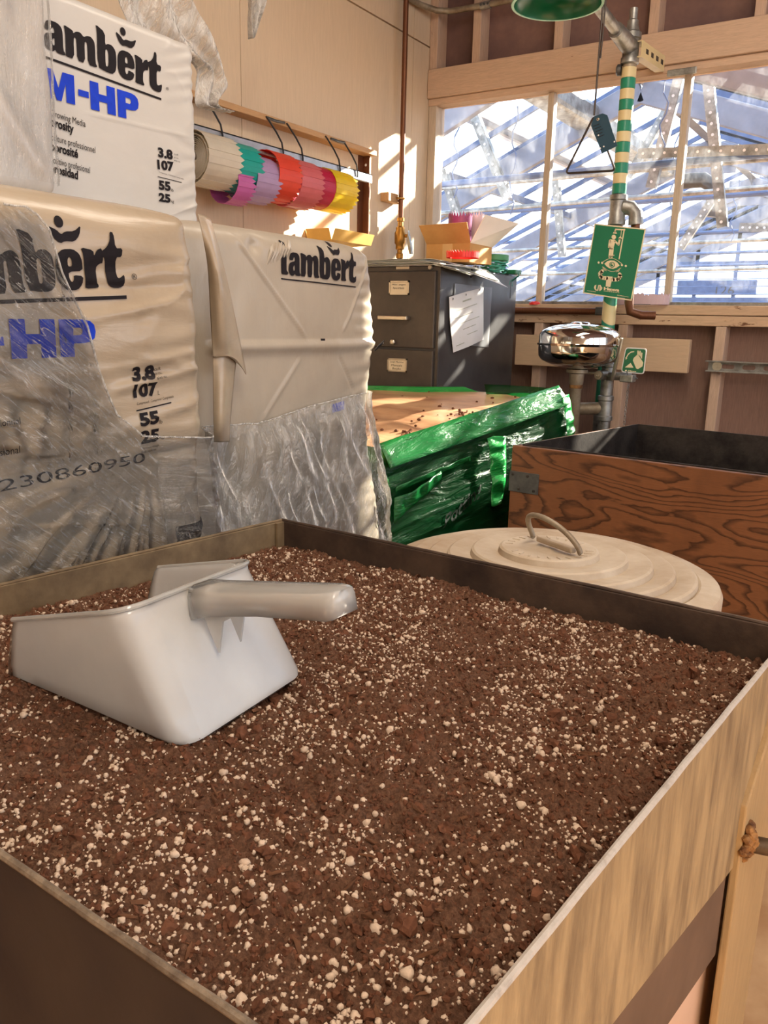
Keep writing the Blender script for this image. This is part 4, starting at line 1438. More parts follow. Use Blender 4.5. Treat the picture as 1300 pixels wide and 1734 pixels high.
def dispR(y, z):
    d = 0.010 * (1 - ((y - 1.5) / 0.4) ** 2)
    for a, b, s_ in (((-1.235, 1.3208, 1.2676), (-1.235, 1.5538, 1.058), 0.0045), ((-1.235, 1.849, 1.2779), (-1.235, 1.6958, 1.0719), 0.0035), ((-1.235, 1.5337, 1.0131), (-1.235, 1.3917, 0.8762), 0.003), ((-1.235, 1.6817, 1.014), (-1.235, 1.772, 0.9114), -0.005)):
        d = d + s_ * crease(y, z, a[1:], b[1:], 0.0035)
    st = sm(1.026, 1.030, z) * sm(1.052, 1.046, z) * sm(1.22, 1.27, y)
    d = d + 0.0075 * st
    d = d + 0.004 * fbm(y * 4, z * 5, 51, 3) + 0.0016 * sm(1.70, 1.84, y) * np.sin(z * 190 + 5 * vnoise(y * 7, z * 9, 2))
    d = d - 0.012 * np.exp(-((y - 1.385) / 0.02) ** 2 - ((z - 1.252) / 0.016) ** 2)
    return d


br = Bag(-1.235, 1.115, RY1, 0.0, 1.290, 0.95, 0.045, dispR, lambda y, z: np.interp(z, EZ, EY) - RY1 + 0.0007 * np.sin(z * 190 + 4 * vnoise(z * 9, z * 0, 2)), 0.035)
t_r = thing('growing_mix_bale', 'grey taupe bale with small black lettering and a folded seam, nearest the filing cabinet', 'bale', (-1.7, 1.5, 0), 'growing mix bales in the stack')
br.mesh(t_r, 'bag', M['bag_r'], 220)
lay_logo(br, 'lambert', (-1.235, 1.4651, 1.1981), (-1.235, 1.7652, 1.1952), 0.049, t_r)
br.rule((-1.235, 1.465, 1.1879), (-1.235, 1.7628, 1.1835), 0.003, 'printed_rule', M['ink'], t_r)
br.rule((-1.23, 1.6092, 1.0538), (-1.23, 1.6258, 1.0537), 0.005, 'printed_mark', M['ink'], t_r)
br.rule((-1.23, 1.6616, 0.8829), (-1.23, 1.7177, 0.8878), 0.022, 'printed_mark', M['ink_blue'], t_r)
MB().tube([(-1.232, 1.859, 1.0228), (-1.225, 1.8652, 1.0354), (-1.215, 1.8783, 1.0496)], 0.0022, 6).tube([(-1.234, 1.862, 1.0227), (-1.225, 1.871, 1.0338), (-1.215, 1.8757, 1.0434)], 0.0018, 6).build('cord_end', M['black'], t_r)
# knotted corner of film at the start of the print
m = MB()
for k in range(7):
    a = (-1.23, 1.4198, 1.2252)
    y0_, z0_ = a[1] + 0.010 * k, a[2] + 0.002 * k
    m.tube([(-1.232 + 0.005 * math.sin(k), y0_ + 0.022, z0_ + 0.034), (-1.224, y0_ + 0.012, z0_ + 0.018), (-1.229, y0_, z0_ - 0.012)], [0.004, 0.006, 0.002], 6)
m.build('knotted_film', M['bag_r'], t_r, smooth=True)


# --- upper bale, white
def dispT(y, z):
    e = sm(1.36, 1.49, y)
    return 0.0012 * e * np.sin(z * 210 - y * 70 + 6 * vnoise(y * 8, z * 12, 3)) + 0.0035 * e * np.exp(-6 * np.abs(vnoise(y * 9 + z * 4, z * 26 - y * 10, 16))) + 0.002 * fbm(y * 4, z * 6, 61, 3) + 0.010 * (1 - ((y - 1.1) / 0.45) ** 2) + 0.002 * crease(y, z, (1.18, 1.500), (1.48, 1.508), 0.003)


bt = Bag(-1.505, 0.62, 1.496, 1.294, 1.71, 0.55, 0.022, dispT, lambda y, z: 0.0007 * np.sin(z * 210 + 3 * vnoise(z * 14, z * 0, 2)), 0.012)
t_t = thing('growing_mix_bale', 'white bale with black lettering and blue letters on top of the stack', 'bale', (-1.75, 1.0, 1.28), 'growing mix bales in the stack')
bt.mesh(t_t, 'bag', M['bag_t'], 160)
XT = -1.498
lay_logo(bt, 'lambert', (-1.4970, 1.0604, 1.5976), (-1.497, 1.3901, 1.5846), 0.0525, t_t)
bt.lay('®', (-1.497, 1.3991, 1.5927), (-1.497, 1.4079, 1.5934), (-1.497, 1.3995, 1.5988), 'printed_text', M['ink'], t_t, 0.0)
bt.rule((-1.497, 1.0218, 1.5832), (-1.497, 1.3842, 1.5701), 0.0045, 'printed_rule', M['ink'], t_t)
lay_logo(bt, 'LM-HP', (-1.497, 1.0274, 1.5092), (-1.497, 1.3175, 1.5097), 0.0535, t_t, M['ink_blue'], 'printed_text')
for body, a, b, c, bold in (('Professional Growing Media', (-1.497, 1.0258, 1.4771), (-1.497, 1.1745, 1.4682), (-1.497, 1.0958, 1.479), 0.0), ('High Porosity', (-1.497, 1.0426, 1.4567), (-1.497, 1.1449, 1.4494), (-1.497, 1.0945, 1.4627), 0.035),
                            ('Milieu de culture professionnel', (-1.497, 1.043, 1.4317), (-1.497, 1.1944, 1.4221), (-1.497, 1.0921, 1.4332), 0.0), ('Haute porosité', (-1.497, 1.0375, 1.4117), (-1.497, 1.1513, 1.4037), (-1.497, 1.0869, 1.4182), 0.035),
                            ('Medio de cultivo profesional', (-1.497, 1.0444, 1.3896), (-1.497, 1.1783, 1.3807), (-1.497, 1.086, 1.3899), 0.0), ('Alta porosidad', (-1.497, 1.0365, 1.3713), (-1.497, 1.1483, 1.3627), (-1.497, 1.0834, 1.3742), 0.035),
                            ('3.8', (-1.497, 1.3675, 1.4473), (-1.497, 1.4113, 1.4483), (-1.497, 1.3686, 1.4684), 0.05), ('107', (-1.497, 1.3644, 1.4209), (-1.497, 1.4137, 1.4234), (-1.497, 1.3655, 1.4421), 0.05),
                            ('55', (-1.497, 1.3656, 1.3786), (-1.497, 1.4008, 1.3796), (-1.497, 1.3667, 1.3988), 0.05), ('25', (-1.497, 1.3643, 1.3533), (-1.497, 1.3996, 1.3539), (-1.497, 1.3653, 1.3723), 0.05),
                            ('cu.ft', (-1.497, 1.4155, 1.4603), (-1.497, 1.4281, 1.4599), (-1.497, 1.4157, 1.4641), 0.0), ('pi.cu.', (-1.497, 1.4151, 1.4527), (-1.497, 1.4295, 1.4525), (-1.497, 1.4153, 1.4565), 0.0), ('pies cu.', (-1.497, 1.4148, 1.4463), (-1.497, 1.4347, 1.4457), (-1.497, 1.415, 1.4502), 0.0),
                            ('Compressed / Comprimé / Comprimido', (-1.497, 1.3674, 1.4139), (-1.497, 1.4441, 1.41), (-1.497, 1.3676, 1.4176), 0.0), ('lb', (-1.497, 1.4026, 1.3799), (-1.497, 1.4098, 1.3795), (-1.497, 1.4029, 1.3863), 0.0), ('kg', (-1.497, 1.4014, 1.3541), (-1.497, 1.4104, 1.354), (-1.497, 1.4018, 1.3619), 0.0)):
    h_ = c
    if body[:4] in ('Prof', 'High', 'Mili', 'Haut', 'Medi', 'Alta'):
        h_ = (0, 0, a[2] + (0.0225 if bold else 0.0165))
    bt.lay(body, a, b, h_, 'printed_text', M['ink'], t_t, bold)
bt.rule((-1.497, 1.3636, 1.4058), (-1.497, 1.4364, 1.4038), 0.0015, 'printed_rule', M['ink'], t_t)
MB().prism([(-1.530, 1.494, 1.29), (-1.530, 1.512, 1.285), (-1.530, 1.506, 1.50), (-1.530, 1.496, 1.70)], (-0.004, 0, 0)).build('side_flap', M['bag_r'], t_t)


# --- wrapped bale at the upper left
def dispW(y, z):
    return 0.010 * fbm(y * 9, z * 2.2, 71, 3) * sm(0.62, 0.9, y) + 0.006 * crease(y, z, (0.74, 1.47), (0.86, 1.31), 0.012) + 0.004 * fbm(y * 3, z * 3, 75, 2)


bw = Bag(-1.200, 0.35, 0.884, 1.282, 1.80, 0.26, 0.020, dispW, lambda y, z: 0.004 * vnoise(z * 12, z * 0, 6), 0.01)
t_w = thing('growing_mix_bale', 'film-wrapped pale bale at the left edge, standing before the white bale', 'bale', (-1.3, 0.6, 1.28), 'growing mix bales in the stack')
bw.mesh(t_w, 'bag', M['bag_w'], 80)

yy_, zz_ = np.meshgrid(np.linspace(0.36, 0.893, 90), np.linspace(1.30, 1.79, 60))
xx_ = bw.fx(np.minimum(yy_, 0.86), zz_) + 0.006 + 0.007 * (1 - 2 * np.abs(vnoise(yy_ * 16 + zz_ * 2.5, zz_ * 2.2, 33))) + 0.004 * fbm(yy_ * 10, zz_ * 3, 37, 2) - 0.03 * sm(0.875, 0.893, yy_)
fast_mesh('film_wrap', np.stack([xx_, yy_, zz_], -1).reshape(-1, 3), np.stack([(g_ := np.arange(5400).reshape(60, 90))[:-1, :-1], g_[:-1, 1:], g_[1:, 1:], g_[1:, :-1]], -1).reshape(-1, 4), M['film_w'], t_w)

# --- stretch film over the two lower bales
FT = [(-1.06, 0.6194, 1.2716), (-1.06, 0.6885, 1.2416), (-1.06, 0.7278, 1.2411), (-1.06, 0.7592, 1.2085), (-1.06, 0.7655, 1.1672), (-1.06, 0.7871, 1.1145), (-1.06, 0.8048, 1.0765), (-1.06, 0.8158, 1.0238), (-1.06, 0.8482, 0.9493), (-1.06, 0.8999, 0.9085), (-1.06, 0.987, 0.8974), (-1.09, 1.0801, 0.8882),
      (-1.225, 1.3686, 0.8738), (-1.225, 1.5593, 0.8995), (-1.225, 1.8125, 0.9158)]
FY, FZ = np.array([p[1] for p in FT]), np.array([p[2] for p in FT])
o_ = np.argsort(FY)
FY, FZ = FY[o_], FZ[o_]
t_f = thing('stretch_film', 'clear crinkled stretch film wrapped round the lower part of the bales', 'plastic film', (-1.1, 1.2, 0.5))


def film_sheet(y0, y1, ny, nz, name, mat, z0=0.45):
    yy = np.linspace(y0, y1, ny)
    tt = np.linspace(0, 1, nz) ** 0.8
    Y, T = np.meshgrid(yy, tt)
    top = np.interp(Y, FY, FZ) + 0.004 * vnoise(Y * 60, Y * 0, 3)
    Z = top + (z0 - top) * T
    k = sm(1.05, 1.22, Y)
    xl = bl.fx(np.minimum(Y, 1.02), Z)
    xr = br.fx(np.clip(Y, 1.18, 1.80), Z)
    ang = np.arctan2(Z - 0.905, 0.93 - Y)
    rad = np.hypot(Z - 0.905, Y - 0.93)
    ridge = 1.5 * np.exp(-9 * np.abs(vnoise(ang * 7.5, rad * 2.0, 91))) + 1.1 * np.exp(-8 * np.abs(vnoise(ang * 15, rad * 3.5, 94))) - 0.4
    wl_ = 0.0075 * ridge * sm(0.02, 0.25, rad) + (0.005 * np.exp(-8 * np.abs(vnoise(Y * 1.6, Z * 30 + Y * 5, 93))) + 0.003 * fbm(Y * 3, Z * 26 + Y * 4, 96, 2)) * sm(0.92, 0.8, Z) + 0.010 * np.abs(fbm(Y * 24, Z * 24, 99, 2)) * np.exp(-((Y - 0.70) / 0.09) ** 2 - ((Z - 0.935) / 0.04) ** 2)
    wr_ = 0.016 * fbm(Y * 9, Z * 2.6 + Y * 2, 95, 3) + 0.008 * (1 - 2 * np.abs(vnoise(Y * 13 + Z * 3, Z * 4, 97))) + 0.006 * (1 - 2 * np.abs(vnoise(Y * 30 + Z * 12, Z * 9, 98))) * sm(0.95, 0.85, Z) + 0.030 * sm(0.95, 0.6, Z)
    X = (xl + 0.010 + wl_) * (1 - k) + (xr + 0.022 + wr_ * sm(0, 0.12, T)) * k
    Yo = Y
    if y1 > 1.5:
        edge = np.interp(Z, EZ, EY) + 0.006
        u = (Y - y0) / (y1 - y0)
        Yo = y0 + u * (edge - y0)
        X = X - 0.05 * sm(0.93, 1.0, u)
    P = np.stack([X, Yo, Z], -1)
    idx = np.arange(ny * nz).reshape(nz, ny)
    Fq = np.stack([idx[:-1, :-1], idx[1:, :-1], idx[1:, 1:], idx[:-1, 1:]], -1).reshape(-1, 4)
    return fast_mesh(name, P.reshape(-1, 3), Fq, mat, t_f)


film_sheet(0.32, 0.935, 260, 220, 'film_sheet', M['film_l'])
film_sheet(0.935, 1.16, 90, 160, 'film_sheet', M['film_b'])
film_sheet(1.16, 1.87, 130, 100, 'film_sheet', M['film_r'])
# rope-like folded edges of the film
ed = []
for q in np.linspace(FY[1], 1.80, 70):
    z_ = float(np.interp(q, FY, FZ))
    k_ = float(sm(1.05, 1.22, q))
    x_ = float(bl.fx(np.array(min(q, 1.02)), np.array(z_))) * (1 - k_) + float(br.fx(np.array(min(max(q, 1.18), 1.8)), np.array(z_))) * k_
    ed.append((x_ + 0.012, q, z_ + 0.001 * R.uniform(-1, 1)))
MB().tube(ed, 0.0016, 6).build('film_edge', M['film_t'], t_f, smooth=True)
# torn, milky film hanging by the wall
rows = []
for i, (a, b) in enumerate((((-1.7, 1.4401, 1.8334), (-1.7, 1.6724, 1.9046)), ((-1.7, 1.4462, 1.7955), (-1.7, 1.6955, 1.868)), ((-1.7, 1.4966, 1.759), (-1.7, 1.7322, 1.834)), ((-1.7, 1.6094, 1.7558), (-1.7, 1.761, 1.7878)), ((-1.7, 1.6903, 1.7417), (-1.7, 1.7955, 1.7456)), ((-1.7, 1.6992, 1.7014), (-1.7, 1.8129, 1.7158)), ((-1.7, 1.7035, 1.6479), (-1.7, 1.7656, 1.664)), ((-1.7, 1.7742, 1.651), (-1.7, 1.8345, 1.6544)))):
    a, b = Vector(a), Vector(b)
    rows.append([a.lerp(b, k / 10) + Vector((0.014 * math.sin(k * 1.3 + i * 0.7) + 0.008 * R.uniform(-1, 1), 0, 0)) for k in range(11)])
t_h = sheet(rows, 'torn_film', M['film_t'], None)
tag(t_h, 'milky torn film hanging behind the white top bale against the wall', 'plastic film')
rows = []
for i, (a, b) in enumerate((((-1.9, 2.1182, 2.0788), (-1.9, 2.2065, 2.1059)), ((-1.9, 2.1254, 2.0418), (-1.9, 2.1917, 2.0614)), ((-1.9, 2.1244, 2.0003), (-1.9, 2.1685, 2.0162)), ((-1.9, 2.1314, 1.9508), (-1.9, 2.1397, 1.9563)))):
    a, b = Vector(a), Vector(b)
    rows.append([a.lerp(b, k / 6) + Vector((0.012 * (-1) ** k, 0, 0)) for k in range(7)])
t_h = sheet(rows, 'film_tip', M['film_t'], None)
tag(t_h, 'narrow pointed tip of shiny film dangling at the top edge', 'plastic film')

# ------------------------------------------------------------------ green-wrapped bale in front of the cabinet
gb = thing('green_bale', 'brown-topped bale in torn green polythene, before the filing cabinet', 'bale', (-1.5, 2.4, 0))
G0, G1, G2, G3 = Vector((-1.290, 1.985, 0.715)), Vector((-1.075, 2.845, 0.855)), Vector((-1.96, 2.90, 0.826)), Vector((-2.05, 2.10, 0.77))
n = 40
rows = []
for i in range(n):
    row = []
    for j in range(n):
        u, v = i / (n - 1), j / (n - 1)
        p = (G0 * (1 - v) + G1 * v) * (1 - u) + (G3 * (1 - v) + G2 * v) * u
        z = p.z + 0.006 * float(fbm(np.array(u * 3.0), np.array(v * 3.0), 5, 3)) - 0.010 * math.exp(-((v - 0.35 - 0.25 * u) / 0.05) ** 2) - 0.03 * (1 - u) ** 8 - 0.02 * (1 - v) ** 6
        row.append(Vector((p.x, p.y, z)))
    rows.append(row)
m = MB().grid(rows)
m.build('top_sheet', M['baletop'], gb, smooth=True, solid=0.01)
core = MB()
ins = 0.03
c0 = (G0 + G1 + G2 + G3) / 4
Q = [p.lerp(c0, 0.04) for p in (G0, G1, G2, G3)]
core.add([(p.x, p.y, 0) for p in Q] + [(p.x, p.y, p.z - 0.045) for p in Q], [(3, 2, 1, 0), (4, 5, 6, 7), (0, 1, 5, 4), (1, 2, 6, 5), (2, 3, 7, 6), (3, 0, 4, 7)])
core.build('bale_core', M['balecore'], gb, bevel=0.02)
fd = (G1 - G0)
fd.z = 0
fd.normalize()
fn = Vector((fd.y, -fd.x, 0))
nv, nu = 60, 90


def green_face(u, t):
    """u along the face front to back, t from the top edge down"""
    p = G0.lerp(G1, u)
    zt = p.z + 0.022
    z = zt * (1 - t) + 0.02 * t
    bulge = 0.045 * math.sin(math.pi * min(1, t * 1.5)) ** 0.8
    f1 = 0.6 * float(fbm(np.array(u * 1.6 + t), np.array(t * 13 + u * 2.0), 81, 3))
    f2 = 0.6 - 1.2 * abs(float(vnoise(np.array(u * 1.3), np.array(t * 22 + u * 3), 83)))
    return Vector((p.x, p.y, z)) + fn * (bulge + 0.010 * f1 + 0.008 * f2 * min(1, t * 8))


m = MB().grid([[green_face(i / (nu - 1), (j / (nv - 1)) ** 1.2) for i in range(nu)] for j in range(nv)])
m.build('green_sheet', M['greenfilm'], gb, smooth=True, solid=0.0015)
# the sheet wraps round the near end and the far corner
rows = []
for j in range(30):
    t = j / 29
    row = []
    for i in range(16):
        u = i / 15
        p = green_face(0, t) + (G3 - G0) * u * 0.5
        row.append(p + Vector((0, -0.02 * math.sin(math.pi * u) + 0.006 * math.sin(u * 17 + t * 9), 0)))
    rows.append(row)
MB().grid(rows).build('green_end_sheet', M['greenfilm'], gb, smooth=True, solid=0.0015)
rows = []
for j in range(30):
    t = j / 29
    row = []
    for i in range(12):
        u = i / 11
        p = green_face(1, t) + Vector((-0.30 * u, 0.02 * math.sin(math.pi * u) - 0.015 * u, 0))
        row.append(p)
    rows.append(row)
MB().grid(rows).build('green_end_sheet', M['greenfilm'], gb, smooth=True, solid=0.0015)


def green_flap(top, bot, name='green_flap', mat=None, ruffle=0.010, seed=0, cols=40):
    """strip between two 3-D polylines with a ruffled edge"""
    rg = random.Random(seed)

    def at(pl, t):
        k = t * (len(pl) - 1)
        i = min(int(k), len(pl) - 2)
        return Vector(pl[i]).lerp(Vector(pl[i + 1]), k - i)
    rows_ = []
    for r_ in range(6):
        s_ = r_ / 5
        row = []
        for c_ in range(cols):
            t = c_ / (cols - 1)
            p = at(top, t).lerp(at(bot, t), s_)
            q = ruffle * math.sin(math.pi * s_ * 0.9 + 0.3)
            row.append(p + Vector((q * math.sin(t * 23 + seed), -q * math.cos(t * 31 + seed * 2), 0.6 * q * math.sin(t * 17 + s_ * 4))))
        rows_.append(row)
    return MB().grid(rows_).build(name, mat or M['greenflap'], gb, smooth=True, solid=0.0015)


# raised far hem and the torn hems on the long side
green_flap([(-2.0078, 2.88, 0.8309), (-1.7151, 2.88, 0.8437), (-1.4864, 2.88, 0.8575), (-1.4163, 2.87, 0.8419), (-1.3123, 2.86, 0.8492), (-1.1309, 2.85, 0.855), (-1.0845, 2.82, 0.8492)],
           [(-1.9935, 2.86, 0.8105), (-1.7024, 2.86, 0.8242), (-1.4617, 2.86, 0.8305), (-1.393, 2.85, 0.8288), (-1.2969, 2.83, 0.8255), (-1.15, 2.79, 0.8276), (-1.0833, 2.79, 0.8407)], seed=1, ruffle=0.003)
green_flap([G0.lerp(G1, k / 8) + Vector((0, 0, 0.034)) + fn * -0.012 for k in range(9)], [G0.lerp(G1, k / 8) + Vector((0, 0, -0.03)) + fn * 0.045 for k in range(9)], seed=2, ruffle=0.003, mat=M['greenhem'])
green_flap([green_face(1.0, t) + fn * 0.012 + fd * (0.02 + 0.03 * t) for t in (0.02, 0.07, 0.12, 0.17, 0.22)], [green_face(0.96, t) + fn * 0.022 for t in (0.03, 0.08, 0.13, 0.18, 0.23)], seed=3, ruffle=0.006)
green_flap([green_face(0.50, t) + fn * 0.02 for t in (0.09, 0.14, 0.20, 0.28, 0.37)], [green_face(0.59 - 0.12 * (t - 0.09), t) + fn * 0.028 for t in (0.10, 0.15, 0.21, 0.28, 0.375)], seed=4, ruffle=0.006)
green_flap([green_face(0.02, 0.20) + fn * 0.010, green_face(0.08, 0.19) + fn * 0.028, green_face(0.16, 0.165) + fn * 0.030, green_face(0.24, 0.15) + fn * 0.016],
           [green_face(0.02, 0.31) + fn * 0.008, green_face(0.09, 0.26) + fn * 0.016, green_face(0.17, 0.23) + fn * 0.018, green_face(0.25, 0.20) + fn * 0.010], seed=5, ruffle=0.003, mat=M['greenhem'])
green_flap([green_face(u, 0.125 + 0.05 * (0.5 - u)) + fn * 0.020 for u in (0.02, 0.12, 0.22, 0.32, 0.40)], [green_face(u, 0.15 + 0.05 * (0.5 - u)) + fn * 0.012 for u in (0.02, 0.12, 0.22, 0.32, 0.40)], seed=6, ruffle=0.003, mat=M['greenhem'])
# dark faded lettering seen through the green sheet
for word, u0, u1, t0, hgt in (('Organic', 0.07, 0.26, 0.60, 0.052), ('Potting', 0.27, 0.46, 0.43, 0.058)):
    v, f = flat_text(word, 0.02)
    v, f = refine(fit(v, 0, 0, 1.0, 1.0), f, 0.2)
    P = []
    for a, b in v:
        u = u0 + (u1 - u0) * a
        t = t0 - 0.10 * a - hgt / 0.72 * b
        P.append(green_face(u, t) + fn * 0.004)
    MB().add(P, f).build('printed_text', M['faded_print'], gb)
# crumbs of soil on its top
m = MB()
for k in range(95):
    u, v = R.random() ** 1.2 * 0.75, R.random()
    if k > 55:
        u, v = 0.16 + R.gauss(0, 0.035), 0.60 + R.gauss(0, 0.03)
    if k > 75:
        u, v = 0.14 + R.gauss(0, 0.02), 0.28 + R.gauss(0, 0.015)
    p = (G0 * (1 - v) + G1 * v) * (1 - u) + (G3 * (1 - v) + G2 * v) * u
    i_, j_ = min(n - 1, max(0, int(u * (n - 1)))), min(n - 1, max(0, int(v * (n - 1))))
    r_ = R.uniform(0.003, 0.0075)
    m.lathe((p.x, p.y, p.z - 0.004), [(0, -r_ * .6), (r_ * R.uniform(.7, 1.2), -r_ * .1), (r_ * R.uniform(.5, .9), r_ * .5), (0, r_ * .8)], 6)
cr_ = m.build('soil_crumbs', M['clod'], None, loc=(-1.4, 2.4, 0.8))
tag(cr_, 'dark soil crumbs scattered on the brown top of the green bale', 'soil', None, 'stuff')

# ------------------------------------------------------------------ filing cabinet and what lies on it
CX0, CX1, CY0, CY1, CZ = -2.105, -1.648, 2.955, 3.69, 1.322
fc = thing('filing_cabinet', 'dark brown steel filing cabinet with a grey side and label holders', 'cabinet', (-1.88, 3.3, 0))
cb = MB().box((CX0, CY0, 0), (CX1, CY1, CZ)).build('cabinet_body', M['cabinet_side'], fc, bevel=0.004)
MB().box((CX0 + 0.012, CY0 - 0.002, 1.302), (CX1 - 0.010, CY0 + 0.004, CZ - 0.004)).build('top_rail', M['cabinet'], fc, bevel=0.001)
for x0, x1 in ((CX0 + 0.001, CX0 + 0.012), (CX1 - 0.012, CX1 - 0.001)):
    MB().box((x0, CY0 - 0.003, 0.02), (x1, CY0 + 0.004, CZ - 0.004)).build('front_stile', M['cabinet'], fc)
for k in range(4):
    zt = 1.299 - 0.312 * k
    dr = MB().box((CX0 + 0.016, CY0 - 0.014, zt - 0.302), (CX1 - 0.018, CY0 + 0.002, zt)).build('drawer', M['cabinet'], fc, bevel=0.003)
    MB().bar((-1.921, CY0 - 0.036, zt - 0.184), (-1.780, CY0 - 0.036, zt - 0.184), 0.010, 0.017).build('drawer_handle', M['satin'], dr, bevel=0.003)
    MB().bar((-1.919, CY0 - 0.034, zt - 0.184), (-1.919, CY0 - 0.010, zt - 0.184), 0.012, 0.015).bar((-1.782, CY0 - 0.034, zt - 0.184), (-1.782, CY0 - 0.010, zt - 0.184), 0.012, 0.015).build('handle_end', M['cabinet'], dr, bevel=0.002)
    lh = MB()
    for a, b in (((-1.881, zt - 0.036), (-1.785, zt - 0.042)), ((-1.881, zt - 0.085), (-1.785, zt - 0.091)), ((-1.881, zt - 0.036), (-1.875, zt - 0.091)), ((-1.791, zt - 0.036), (-1.785, zt - 0.091))):
        lh.box((min(a[0], b[0]), CY0 - 0.019, min(a[1], b[1])), (max(a[0], b[0]), CY0 - 0.013, max(a[1], b[1])))
    lh.build('label_holder', M['satin'], dr)
    MB().box((-1.876, CY0 - 0.0165, zt - 0.087), (-1.790, CY0 - 0.0135, zt - 0.040)).build('label_card', M['cream_label'], dr)
    MB().lathe((-1.852, CY0 - 0.014, zt - 0.282), [(0.006, 0), (0.006, 0.008), (0.011, 0.011), (0.0115, 0.017), (0.008, 0.021), (0, 0.022)], 16, (0, -1, 0)).build('catch_knob', M['satin'], dr, smooth=True)
    if k < 2:
        hw = MB()
        lines = (('Misc. pages', 'Parts & Books') if k == 0 else ('Large Machine', 'Manuals', 'Books'))
        for i, s in enumerate(lines):
            v, f = flat_text(s, 0.0, 0.15)
            v = fit(v, -1.868 + 0.006 * i, zt - 0.056 - 0.013 * i, 0.066 - 0.012 * i, 0.0085)
            hw.add([(x, CY0 - 0.0170, z) for x, z in v], f)
        hw.build('handwriting', M['ink'], dr)
MB().lathe((-1.695, CY0 - 0.002, 1.314), [(0.009, 0), (0.009, 0.008), (0.0075, 0.010), (0, 0.010)], 16, (0, -1, 0)).build('cabinet_lock', M['satin'], fc, smooth=True)
MB().box((-1.858, CY0 - 0.004, 1.309), (-1.795, CY0, 1.320)).build('name_plate', M['satin'], fc, bevel=0.001)

# newspapers
ns = thing('newspaper_stack', 'limp stack of grey newspapers hanging over the filing cabinet top', 'newspaper', (-1.85, 3.3, CZ))
for k in range(8):
    rg = random.Random(k)
    x0, x1 = -2.10 + 0.006 * k, -1.665 + 0.012 * (k % 4) + 0.05
    y0, y1 = 2.94 + 0.004 * rg.uniform(-1, 1), 3.355 + 0.008 * k
    rows = []
    for i in range(20):
        row = []
        for j in range(26):
            y = y0 + (y1 - y0) * i / 19
            x = x0 + (x1 + (0.03 * math.sin(i * 0.25 + k) - 0.02 * k * (k > 4)) - x0) * j / 25
            z = CZ + 0.0022 + 0.0034 * k + 0.0012 * math.sin(x * 30 + k) * (k > 1)
            over = max(0, x - (CX1 - 0.045))
            z -= 0.55 * over * (0.4 + 0.6 * i / 19) if k else 0
            if x > CX1 - 0.01:
                z = max(z, CZ + 0.003 - (x - CX1) * 0.8)
            row.append((x, y, z))
        rows.append(row)
    MB().grid(rows).build('newspaper_sheet', M['news'] if k % 3 else M['paper'], ns, smooth=True, solid=0.0012)

TOPZ = CZ + 0.031
bx = thing('cardboard_box', 'open brown cardboard box with raised flaps on the newspapers', 'box', (-1.756, 3.3, TOPZ))
X0, X1, Y0, Y1, ZT = -1.862, -1.651, 3.20, 3.41, 1.428
for a, b in (((X0, Y0, TOPZ), (X1, Y0 + 0.004, ZT)), ((X0, Y1 - 0.004, TOPZ), (X1, Y1, ZT)), ((X0, Y0 + 0.004, TOPZ), (X0 + 0.004, Y1 - 0.004, ZT)), ((X1 - 0.004, Y0 + 0.004, TOPZ), (X1, Y1 - 0.004, ZT)), ((X0 + .004, Y0 + .004, TOPZ), (X1 - .004, Y1 - .004, TOPZ + 0.004))):
    MB().box(a, b).build('box_side', M['card'], bx)
MB().prism([(X0, Y0 + .001, ZT), (X1, Y0 + .001, ZT), (-1.6402, 3.14, 1.504), (-1.8676, 3.14, 1.4994)], (0, 0.004, 0.001)).build('box_flap', M['card'], bx)
MB().prism([(X1, Y0, ZT), (X1, Y1, ZT), (-1.542, 3.43, 1.5234), (-1.5983, 3.22, 1.5386)], (0.004, 0, 0.001)).build('box_flap', M['sunlit_card'], bx)
MB().prism([(X0, Y1, ZT), (X1, Y1, ZT), (X1 - 0.01, Y1 + 0.05, ZT + 0.09), (X0 + 0.01, Y1 + 0.05, ZT + 0.09)], (0, 0.004, 0)).build('box_flap', M['card'], bx)
MB().box((-1.782, Y0 - 0.0012, TOPZ + 0.001), (-1.735, Y0, ZT - 0.001)).build('tape_strip', M['tape'], bx)


def coil(name, label, mat, c, rad, y0, y1, n=30, turns=1.0, pts=0.020, grp=None, start=0.0, squash=1.0, jag_start=False, flat=1.0, roll=0.0):
    """roll of pointed plastic plant labels, axis along Y; the tips face away from the camera end"""
    t = thing(name, label, 'label roll', c, grp)
    rg = random.Random(len(label))
    for layer in range(2 if roll else 1):
        m = MB()
        r0 = rad - 0.010 * layer
        for k in range(int(n * turns)):
            a0, a1 = start + 2 * math.pi * k / n, start + 2 * math.pi * (k + 0.995) / n
            am = (a0 + a1) / 2
            r_ = r0 + 0.0007 * (k % 2) + 0.0025 * math.sin(am * 2 + layer)
            q = []
            jit = 0.006 * rg.uniform(-1, 1)
            for a, y in ((a0, y0), (a1, y0), (a1, y1 - pts + jit), (am, y1 + jit), (a0, y1 - pts + jit)):
                q.append((c[0] + r_ * math.cos(a) * flat, c[1] + y, c[2] + r_ * math.sin(a) * squash))
            nr = Vector((math.cos(am) * flat, 0, math.sin(am) * squash)) * -0.0016
            m.prism(q, nr)
        m.build('label_strip', mat, t)
    if roll:
        rows = []
        for i in range(130):
            a = i / 130 * 2 * math.pi * 9
            r_ = rad - 0.012 - 0.052 * i / 130
            rows.append([(c[0] + r_ * math.cos(a), c[1] + y0 + 0.003, c[2] + r_ * math.sin(a) * squash), (c[0] + r_ * math.cos(a), c[1] + y0 + roll, c[2] + r_ * math.sin(a) * squash)])
        MB().grid(rows).build('inner_winding', mat, t, smooth=True, solid=0.0012)
    return t


